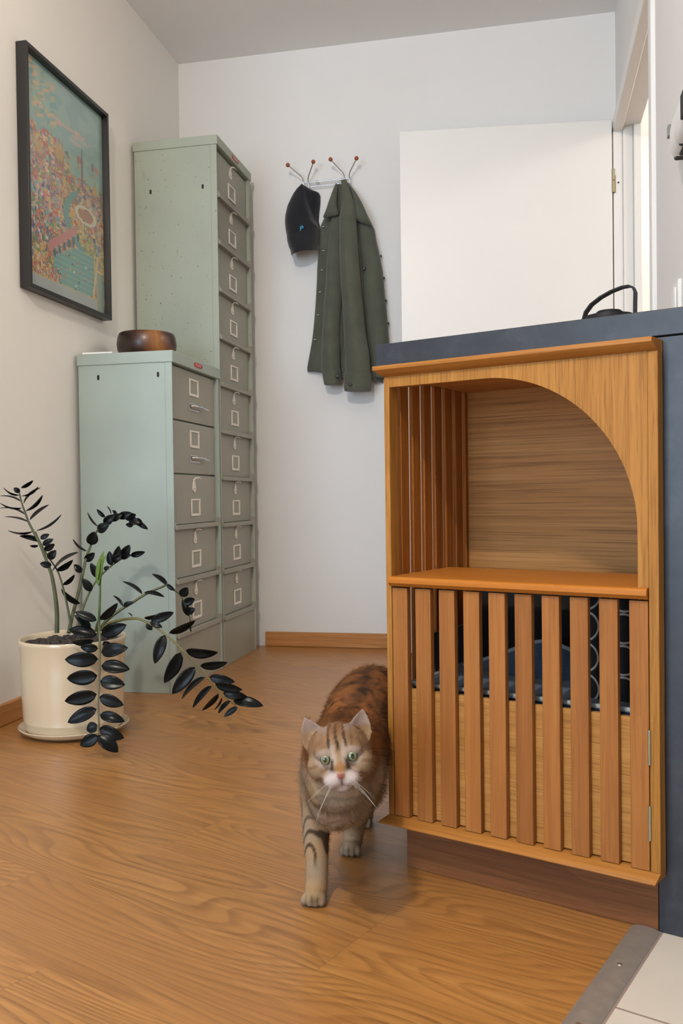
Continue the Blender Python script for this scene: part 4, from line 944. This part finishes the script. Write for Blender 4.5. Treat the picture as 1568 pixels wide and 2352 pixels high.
def sleeve(rows, d0, thick, name, cuff_from=None, btn=None, fold=.10):
    R = []
    dense = []
    for (a, c), (a2, c2) in zip(rows, rows[1:]):
        for k in range(3):
            t = k/3; dense.append((tuple(a[i]+(a2[i]-a[i])*t for i in (0, 1)), tuple(c[i]+(c2[i]-c[i])*t for i in (0, 1))))
    dense.append(rows[-1]); m = len(dense)
    for i, (a, c) in enumerate(dense):
        t = i/(m-1); cx, cz, hw = (a[0]+c[0])/2, (a[1]+c[1])/2, (c[0]-a[0])/2
        sl = (c[1]-a[1])/(c[0]-a[0]); th = thick*min(1, hw/.035)*(.55+.45*min(1, t*3)); ring = []
        for k in range(32):
            an = 2*PI*k/32
            w_ = 1+fold*math.sin(3*an+5*t)*(.4+.6*math.sin(PI*t))
            x = hw*math.cos(an); y = th*math.sin(an)*w_
            dd = d0(t) if callable(d0) else d0
            ring.append((cx+x-OX, -(dd+y), cz+sl*x-OZ))
        R.append(ring)
    b = MB(); b.strip(R); s_ = b.build(name, M['coat'], jk, smooth=60)
    if cuff_from is not None:
        k0 = cuff_from*3
        cc = []
        for ring in R[k0:]:
            cx = sum(p[0] for p in ring)/32; cy = sum(p[1] for p in ring)/32
            cc.append([(cx+(p[0]-cx)*1.05, cy+(p[1]-cy)*1.14, p[2]) for p in ring])
        b = MB(); b.strip(cc); b.build('cuff', M['coat'], s_, smooth=60, bevel=.001)
    return s_
sa = sleeve(SLEEVE_A, lambda t: .048+.018*t, .030, 'sleeve', 9)
sb = sleeve(SLEEVE_B, lambda t: .055+.030*min(1, t*3), .036, 'sleeve', 10)
sleeve(SLEEVE_C, .036, .030, 'side_panel', fold=.05)
for P_, nm, dep, bs in ((COLLAR_L, 'collar', .012, lambda x, z: .040+.03*max(0, min(1, (.46-z)/.15))), (COLLAR_R, 'collar', .012, lambda x, z: .046+.022*max(0, min(1, (.46-z)/.15)))):
    puff(rel(P_, OX, OZ), dep, bs, 5, .4).build(nm, M['coat'], jk, smooth=60)
for i, (x, z) in enumerate(COAT_SLITS):
    b = MB(); b.box(-.004, .005, -.036, -.014, -.0012, .0014); b.build('buttonhole', M['slit'], jk, loc=(x-OX+.002, 0, z-OZ), rot=(0, -.12, 0))
for x, z in COAT_BUTTONS:
    b = MB(); b.ball((0, 0, 0), (.0032, .006, .006), 14); b.build('button', M['button'], jk, loc=(x-OX+.001, -.020, z-OZ))
for (x, z), d_ in zip(CUFF_BUTTONS, (.1005, .127, .069)):
    b = MB(); b.ball((0, 0, 0), (.0072, .003, .0072), 16); b.build('button', M['button'], jk, loc=(x-OX, -d_, z-OZ))

# ------------------------------------------------------------------ thermostat and switch on the right wall
th = thing('thermostat', 'white and black thermostat unit on the right wall by the doorway', 'thermostat', (XR, 2.0, 1.40))
def lens(y0, y1, z0, z1, x_out, bulge, n=14):
    b = MB(); rings = []
    for k in range(7):
        s = 1-(k/6)**2*.9 if k else 1; h = x_out+bulge*(1-(s)**2)**.5
        rings.append([((-h), (y0+y1)/2+(y1-y0)/2*s*math.copysign(abs(math.cos(a))**.75, math.cos(a)), (z0+z1)/2+(z1-z0)/2*s*math.copysign(abs(math.sin(a))**.75, math.sin(a))) for a in [2*PI*(i+.5)/36 for i in range(36)]])
    rings = [[(-.012, p[1], p[2]) for p in rings[0]]]+rings
    b.strip(rings); return b
b = MB(); b.box(-.030, 0, -.075, .075, -.034, .020); b.build('back_plate', M['black_plastic'], th, bevel=.004)
lens(-.078, .095, -.036, .052, .026, .018).build('lower_cover', M['white_plastic'], th, smooth=50)
b = MB(); b.box(-.034, 0, -.150, -.014, -.036, .024); b.build('display_body', M['black_plastic'], th, bevel=.004)
lens(-.195, -.008, -.044, .032, .036, .014).build('upper_cover', M['white_plastic'], th, smooth=50)
b = MB(); b.box(-.0500, -.044, -.185, -.138, -.030, .018); b.build('screen', M['black_plastic'], th, bevel=.002)
b = MB(); b.box(-.026, -.004, -.074, .030, -.040, -.030); b.build('vent_base', M['black_plastic'], th, bevel=.003)
b = MB(); b.box(-.040, -.03, .084, .105, .026, .052); b.build('side_display', plain('grey_lcd', srgb(120, 122, 118), .3), th, bevel=.002)
sw = thing('light_switch', 'white light switch plate on the right wall above the worktop', 'light switch', (XR, 2.205, 1.090))
b = MB(); b.box(-.009, 0, -.04, .04, -.045, .04); b.build('plate', M['white_plastic'], sw, bevel=.002)
b = MB(); b.box(-.014, -.009, -.022, .022, -.025, .025); b.build('rocker', M['white_plastic'], sw, bevel=.002)

# ------------------------------------------------------------------ potted plant
PX, PY = -1.241, 2.25
b = MB(); b.lathe([(0, 0), (.10, 0), (.112, .002), (.128, .007), (.143, .016), (.148, .023), (.1465, .0245), (.142, .021), (.125, .012), (.10, .0085), (0, .008)], 72)
tag(b.build('plant_saucer', M['pot'], smooth=50, loc=(PX, PY, 0)), 'cream glazed saucer on the floor under the cream plant pot', 'saucer')
pl = thing('potted_plant', 'dark-leaved arching plant in a cream ceramic pot by the left wall', 'plant', (PX, PY, 0))
b = MB(); b.lathe([(0, .0095), (.118, .0095), (.126, .013), (.130, .022), (.1325, .040), (.1335, .0415), (.1330, .0435), (.1350, .060), (.1385, .18), (.1405, .245), (.1435, .252), (.1440, .259), (.1420, .263), (.1375, .2625), (.1345, .258), (.1335, .235), (.130, .215), (0, .215)], 72)
b.build('pot', M['pot'], pl, smooth=50)
b = MB(); b.lathe([(0, .242), (.10, .240), (.1325, .236), (.1325, .216), (0, .216)], 40); b.build('soil', M['pebble'], pl, smooth=50)
b = MB(); rr = random.Random(3)
for k in range(330):
    a = rr.uniform(0, 2*PI); r = .126*math.sqrt(rr.random()); s = rr.uniform(.006, .0105)
    b.ball((r*math.cos(a), r*math.sin(a), .2445+rr.uniform(-.002, .005)), (s*rr.uniform(.9, 1.3), s, s*.72), 8, Matrix.Rotation(rr.uniform(0, 3), 3, 'Z'))
tag(b.build('pebbles', M['pebble'], pl, smooth=80), kind='stuff')
view = Vector((0, 0, .64))-Vector((PX, PY, 0))
def leaf(b, p0, p1, wd, ang, rnd):
    p0, p1 = Vector(p0), Vector(p1); ax = (p1-p0); L_ = ax.length; ax.normalize()
    toc = (view-(p0+p1)/2).normalized(); nrm = (toc-ax*toc.dot(ax)).normalized()
    nrm = Matrix.Rotation(math.radians(ang), 3, ax) @ nrm; sd = ax.cross(nrm)
    ns, nw = 10, 6; bend = rnd.uniform(.02, .10)*L_
    rows = []
    for i in range(ns+1):
        t = i/ns
        w_ = wd/2*(math.sin(PI*min(1, t*.97+.015)**.82))**.72*(1 if t < .97 else .6) if 0 < t < 1 else .0004
        row = []
        for j in range(nw+1):
            s = j/nw*2-1
            h = bend*math.sin(PI*t)-.0*t + abs(s)**1.3*w_*.22
            row.append(b.bm.verts.new(p0+ax*(L_*t)+sd*(s*w_)+nrm*h))
        rows.append(row)
    for i in range(ns):
        for j in range(nw): b.face([rows[i][j], rows[i+1][j], rows[i+1][j+1], rows[i][j+1]])
smats = ['stem_dark', 'stem_green', 'stem_olive']
for pts, r0, r1, ci, lv in PLANT_STEMS:
    P = [Vector(p) for p in pts]
    sm = []
    for i in range(len(P)-1):
        a, p, q_, d_ = P[max(0, i-1)], P[i], P[i+1], P[min(len(P)-1, i+2)]
        for k in range(4):
            t = k/4; sm.append(.5*(2*p+(q_-a)*t+(2*a-5*p+4*q_-d_)*t*t+(3*p-a-3*q_+d_)*t**3))
    sm.append(P[-1]); n = len(sm)
    b = MB(); b.tube(sm, [r0+(r1-r0)*(i/(n-1))**.8 for i in range(n)], 10)
    st = b.build('stem', M[smats[ci]], pl, smooth=70)
    for g, mname in ((0, 'leaf'), (1, 'leaf_new')):
        rnd = random.Random(len(lv)); b = MB(); k = 0
        for l in lv:
            if l[8] != g: continue
            leaf(b, l[0:3], l[3:6], l[6], l[7], rnd); k += 1
        if k: b.build('leaves' if g == 0 else 'new_leaf', M[mname], st, smooth=70, solid=.0011)
        else: b.bm.free()

# ------------------------------------------------------------------ the cat
CX, CY = -.315, 1.46
cat = thing('cat', 'brown tabby cat with green eyes walking past the oak cabinet', 'cat', (CX, CY, 0))
Fh = Vector((.205, -.955, .10)).normalized(); Rh = Fh.cross(Vector((0, 0, 1))).normalized()*-1
Rh = Vector((0, 0, 1)).cross(Fh).normalized(); Uh = Fh.cross(Rh)
a_ = math.radians(7); Rh, Uh = Rh*math.cos(a_)+Uh*math.sin(a_), Uh*math.cos(a_)-Rh*math.sin(a_)
HO = Vector((-.2695, 1.235, .2725))
HM = Matrix(((Rh.x, Uh.x, Fh.x), (Rh.y, Uh.y, Fh.y), (Rh.z, Uh.z, Fh.z)))
def hw(x, y, z): return HO+HM @ Vector((x, y, z))
CO_ = Vector((CX, CY, 0))
b = MB()
def blob(c, r, M=None, seg=20): b.ball(Vector(c)-CO_, r, seg, M)
def limb(pts, rad, n=7):
    P = [Vector(p)-CO_ for p in pts]; sm = []; rs = []
    for i in range(len(P)-1):
        a, p, q_, d = P[max(0, i-1)], P[i], P[i+1], P[min(len(P)-1, i+2)]
        for k in range(n):
            t = k/n; sm.append(.5*(2*p+(q_-a)*t+(2*a-5*p+4*q_-d)*t*t+(3*p-a-3*q_+d)*t**3)); rs.append(rad[i]+(rad[i+1]-rad[i])*t)
    sm.append(P[-1]); rs.append(rad[-1])
    b.tube(sm, rs, 18)
    b.ball(sm[0], rs[0], 14); b.ball(sm[-1], rs[-1], 14)
# trunk: deep chest, tucked belly, rounded rump
limb([(-.292, 1.325, .205), (-.304, 1.40, .214), (-.300, 1.49, .220), (-.300, 1.57, .246), (-.292, 1.65, .252), (-.275, 1.72, .238)], [.050, .062, .064, .066, .068, .050])
blob((-.303, 1.385, .19), (.054, .062, .078)); blob((-.298, 1.345, .185), (.048, .046, .064)); blob((-.297, 1.50, .208), (.060, .09, .072)); blob((-.296, 1.62, .240), (.064, .085, .084))
# neck
limb([(-.272, 1.262, .262), (-.284, 1.31, .252), (-.300, 1.38, .236)], [.041, .049, .056])
# head
blob(hw(0, .006, -.006), (.0435, .0385, .044), HM, 28)
for s in (-1, 1):
    blob(hw(.026*s, -.012, .006), (.021, .021, .026), HM)          # cheeks
    blob(hw(.0115*s, -.0275, .0345), (.0145, .0115, .0155), HM)     # whisker pads
    blob(hw(.019*s, .010, .0245), (.0155, .0125, .014), HM)        # brows
blob(hw(0, -.010, .033), (.0135, .017, .016), HM); blob(hw(0, -.021, .044), (.0085, .0065, .0085), HM)
blob(hw(0, -.0385, .027), (.0135, .009, .0135), HM)                # chin
blob(hw(0, .020, .016), (.026, .018, .022), HM)
# ears: hollow shells
for s in (-1, 1):
    tip = (.0435*s, .0585, -.012); inn = (.0125*s, .029, .006); out = (.0460*s, .010, -.004)
    bk = (.030*s, .022, -.024)
    apex, p1, p2 = hw(*tip)-CO_, hw(*inn)-CO_, hw(*out)-CO_
    bend = HM @ Vector((0, 0, -.012))
    rings = []
    for i in range(9):
        t = i/8; ring = []; ring2 = []
        for k in range(9):
            u = k/8; edge = 4*u*(1-u)
            base = p1*(1-u)+p2*u+bend*edge*1.25
            wv = t**1.25
            q_ = base*(1-wv)+apex*wv+(HM @ Vector((.0065*s*math.sin(PI*t)*(1 if u > .5 else -.7)*abs(2*u-1), 0, 0)))
            ring.append(q_)
        back = HM @ Vector((0, .0, -.0048))
        ring2 = [q_+back for q_ in reversed(ring)]
        rings.append(ring+ring2)
    b.strip(rings)
# near foreleg (planted) and far foreleg (trailing)
limb([(-.330, 1.385, .20), (-.340, 1.398, .150), (-.343, 1.392, .105), (-.339, 1.376, .060), (-.338, 1.368, .028), (-.3375, 1.360, .018)], [.036, .029, .0225, .0185, .0180, .0185])
limb([(-.268, 1.41, .19), (-.275, 1.455, .145), (-.292, 1.510, .105), (-.309, 1.552, .060), (-.316, 1.566, .030), (-.318, 1.563, .018)], [.036, .029, .0225, .0185, .0172, .0178])
def paw(c, fx, fy, r):
    f = Vector((fx, fy, 0)).normalized(); sd = Vector((-f.y, f.x, 0)); c = Vector(c)
    blob(c+f*.004, (r*.98, r*1.12, r*.80)) 
    for k, o in enumerate((-1.5, -.5, .5, 1.5)):
        blob(c+f*(.0175-.0028*abs(o))+sd*(o*.0096)+Vector((0, 0, -.0035)), (.0056, .0080, .0092))
paw((-.337, 1.352, .0135), .04, -1, .0185); paw((-.3185, 1.552, .0135), .06, -1, .0175)
# hind legs
limb([(-.318, 1.655, .235), (-.335, 1.625, .165), (-.328, 1.69, .118), (-.322, 1.735, .070), (-.322, 1.712, .022), (-.322, 1.698, .014)], [.052, .042, .026, .0165, .0165, .0165])
limb([(-.238, 1.67, .235), (-.222, 1.66, .170), (-.222, 1.74, .125), (-.222, 1.80, .078), (-.222, 1.775, .022), (-.222, 1.76, .014)], [.052, .042, .026, .0165, .0165, .0165])
paw((-.322, 1.688, .0135), 0, -1, .0170); paw((-.222, 1.75, .0135), 0, -1, .0170)
# tail, carried low behind the cabinet
limb([(-.262, 1.745, .250), (-.245, 1.81, .235), (-.222, 1.89, .185), (-.195, 1.97, .150), (-.165, 2.04, .155)], [.020, .017, .0155, .014, .009])
raw = b.build('raw', M['dark'])
rm = raw.modifiers.new('r', 'REMESH'); rm.mode = 'VOXEL'; rm.voxel_size = .0025
sm = raw.modifiers.new('s', 'SMOOTH'); sm.factor = .5; sm.iterations = 4
dg = bpy.context.evaluated_depsgraph_get()
me = bpy.data.meshes.new_from_object(raw.evaluated_get(dg))
bpy.data.objects.remove(raw)
me.name = 'body'
for p in me.polygons: p.use_smooth = True
HI = HM.inverted()
def lerp(a, b_, t): t = max(0, min(1, t)); return tuple(a[i]+(b_[i]-a[i])*t for i in range(3))
def ss(a, b_, x):
    t = max(0, min(1, (x-a)/(b_-a))); return t*t*(3-2*t)
RUST, DARK, TAN, GREY, PALE, WHITE, PINK, BROWN = srgb(126, 76, 36)[:3], srgb(38, 26, 17)[:3], srgb(150, 122, 88)[:3], srgb(142, 125, 104)[:3], srgb(172, 150, 122)[:3], srgb(168, 152, 142)[:3], srgb(138, 118, 116)[:3], srgb(98, 62, 33)[:3]
def fur(p):
    w_ = p+CO_; h = HI @ (w_-HO)
    n1 = mnoise.noise(w_*26); n2 = mnoise.noise(w_*75+Vector((4, 1, 2))); n3 = mnoise.noise(Vector((w_.x*30, w_.y*60, w_.z*14)))
    # trunk: ticked rust back, darker flank stripes, greyer chest and belly
    c = lerp(RUST, BROWN, .45+1.1*n1+.35*n2)
    st = .5+.5*math.sin(w_.y*92+9*n1+w_.z*26+3*n2)
    c = lerp(c, DARK, (.30*ss(.35, 1.0, st)+.55*ss(-.1, .45, n3+.5*n2))*ss(.12, .20, w_.z)*ss(1.34, 1.42, w_.y))
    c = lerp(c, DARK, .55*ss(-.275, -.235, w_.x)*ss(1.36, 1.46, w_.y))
    spine = ss(.020, .0, abs(w_.x+.292))*ss(.27, .30, w_.z); c = lerp(c, DARK, spine*.6)
    chest = ss(1.46, 1.37, w_.y)*ss(.245, .200, w_.z); c = lerp(c, lerp(GREY, TAN, .35+n1), chest*.95)
    neckband = ss(.2, .9, math.sin(w_.z*150+6*n1+3*n2))*chest; c = lerp(c, DARK, neckband*.26)
    low = ss(.16, .11, w_.z)
    legc = lerp(TAN, GREY, .45+1.2*n1)
    c = lerp(c, legc, low)
    bars = ss(.35, .85, math.sin(w_.z*205+3.2*n1+8*n3+w_.x*30))*ss(.045, .075, w_.z)*low
    c = lerp(c, DARK, bars*.85)
    if w_.y > 1.50 and w_.z < .15: c = lerp(c, PALE, .35*ss(.15, .05, w_.z)*(1 if w_.x > -.33 else .6))
    for pcx, pcy in ((-.337, 1.352), (-.3185, 1.552)):
        o = (w_.x-pcx)/.0096
        if abs(o) < 1.5 and pcy-.03 < w_.y < pcy-.006: c = lerp(c, DARK, .75*ss(.16, .05, abs(o-round(o)))*ss(.024, .016, w_.z))  # shade in the gaps between the toes, painted as dark lines
    toe = ss(.030, .010, w_.z); c = lerp(c, lerp(GREY, DARK, .35+n2), toe*.55)
    # head
    d = h.length
    if h.z > -.050 and d < .095:
        hm = ss(-.045, -.022, h.z)*ss(.100, .080, d)*ss(-.062, -.048, h.y)
        x, y, z = h; ax = abs(x)
        f = lerp(lerp(lerp(TAN, GREY, .45), RUST, .22), BROWN, .22+.8*n1+.3*n2)
        f = lerp(f, lerp(TAN, GREY, .5), ss(.012, .034, ax)*ss(.02, -.02, y)*.7)
        # forehead stripes
        fs = ss(.1, .8, math.cos(x*560+2.6*n1+1.2*n2))*ss(.008, .018, y)*ss(.056, .036, y)*ss(.024, .016, ax)*ss(-.012, .006, z)
        f = lerp(f, DARK, fs*.85)
        f = lerp(f, BROWN, .6*ss(.028, .040, y)*ss(.03, .018, ax))
        ck = ss(.5, .9, math.sin(y*330+ax*120))*ss(.024, .032, ax)*ss(.012, .0, y); f = lerp(f, BROWN, ck*.5)
        # pale spectacles, bridge and muzzle
        ed = math.hypot((ax-.0185)/1.15, y-.002)
        f = lerp(f, WHITE, .55*ss(.0165, .0110, ed))
        f = lerp(f, lerp(PALE, WHITE, .5), .8*ss(.0045, .002, abs(ax-.0075))*ss(-.010, .0, y)*ss(.026, .016, y))
        f = lerp(f, DARK, .8*ss(.003, .0012, abs(ax-.0105-(y+.006)*-.10))*ss(-.021, -.017, y)*ss(.004, -.002, y))
        f = lerp(f, srgb(160, 112, 70)[:3], .75*ss(.0085, .0055, ax)*ss(-.024, -.016, y)*ss(.002, -.010, y)*ss(.02, .03, z))
        mz = math.hypot(ax-.011, (y+.030)*1.0); f = lerp(f, srgb(184, 170, 164)[:3], .9*ss(.019, .011, mz)*ss(.015, .026, z))
        f = lerp(f, WHITE, .85*ss(-.030, -.036, y)*ss(.017, .011, ax)*ss(.012, .02, z))
        nz = ss(.0062, .0045, ax*1.0+max(0, -.022-y)*1.3)*ss(-.0285, -.026, y)*ss(-.016, -.0185, y)*ss(.042, .046, z)
        f = lerp(f, srgb(138, 82, 68)[:3], nz)
        f = lerp(f, srgb(96, 60, 56)[:3], .9*ss(.0014, .0006, ax)*ss(-.0265, -.028, y)*ss(-.037, -.034, y)*ss(.03, .04, z))
        # ears
        if y > .027 and ax > .012:
            inner = ss(.030, .040, y)
            f = lerp(f, lerp(PINK, GREY, .35), inner*.8)
        c = lerp(c, f, hm)
    return c
cols = [fur(v.co) for v in me.vertices]
# back faces of the ears stay brown
ca = me.color_attributes.new('Col', 'BYTE_COLOR', 'CORNER')
flat = []
nrmv = [v.normal.copy() for v in me.vertices]
for i, v in enumerate(me.vertices):
    h = HI @ (v.co+CO_-HO)
    if h.y > .030 and abs(h.x) > .012 and (HI @ nrmv[i]).z < .15: cols[i] = lerp(BROWN, RUST, .3)
for l in me.loops: flat += [*cols[l.vertex_index], 1]
ca.data.foreach_set('color', flat)
me.materials.clear(); me.materials.append(vcol_mat('tabby_fur', .85, .15, .35))
body = bpy.data.objects.new('body', me); COL.objects.link(body); body.parent = cat
# short coat of real hairs over the body
vg = body.vertex_groups.new(name='hair_length')
for v in me.vertices:
    w_ = v.co+CO_; dh = (w_-HO).length
    k = 1.0-.62*ss(.085, .055, dh); k = min(k, .30+.70*ss(.10, .19, w_.z))
    vg.add([v.index], k, 'REPLACE')
ps_mod = body.modifiers.new('fur', 'PARTICLE_SYSTEM'); ps = ps_mod.particle_system; st_ = ps.settings
st_.type = 'HAIR'; st_.count = 60000; st_.hair_length = .0085; st_.hair_step = 3; st_.render_step = 2
st_.emit_from = 'FACE'; st_.use_emit_random = True; st_.use_even_distribution = True
st_.normal_factor = .0022; st_.object_align_factor = (0, .0048, -.0026); st_.factor_random = .0016
st_.root_radius = .35; st_.tip_radius = .05; st_.radius_scale = .001; st_.material = 1
ps.vertex_group_length = 'hair_length'
body.show_instancer_for_render = True
def eye_mat():
    t = NT('green_cat_eye'); x, y, z = t.sep(t.coord())
    r = t.math('SQRT', t.math('ADD', t.math('MULTIPLY', t.math('MULTIPLY', x, 1.25), t.math('MULTIPLY', x, 1.25)), t.math('MULTIPLY', y, y)))
    t.set(color=t.ramp(t.math('MULTIPLY', r, 100), [(0, (.004, .004, .006, 1)), (.30, (.004, .005, .008, 1)), (.37, srgb(104, 112, 76)), (.62, srgb(118, 130, 90)), (.74, srgb(72, 80, 52)), (.80, (.01, .008, .006, 1))]), rough=.06, spec=.6, coat=.6); return t.m
em = eye_mat()
for s in (-1, 1):
    b = MB(); b.ball((0, 0, 0), (.0086, .0086, .0086), 28)
    e = b.build('eye', em, cat, smooth=80)
    e.matrix_local = Matrix.Translation(hw(.0182*s, .0015, .0305)-CO_) @ (HM @ Matrix.Rotation(math.radians(9*s), 3, 'Y')).to_4x4()
rw = random.Random(8)
for s in (-1, 1):
    b = MB()
    for k in range(4):
        p0 = hw(.0125*s, -.026-.003*(k % 3), .046); sp = rw.uniform(.5, 1.1)
        dr = HM @ Vector((s*sp, -.62+.17*k-.3, .10)); dr.normalize(); L_ = rw.uniform(.035, .05)
        P = [p0+dr*(L_*t)+Vector((0, 0, -.010*t*t)) for t in (0, .33, .66, 1)]
        b.tube([p-CO_ for p in P], [.00013, .00012, .0001, .00006], 5)
    b.build('whiskers', M['bright'], cat, smooth=80)
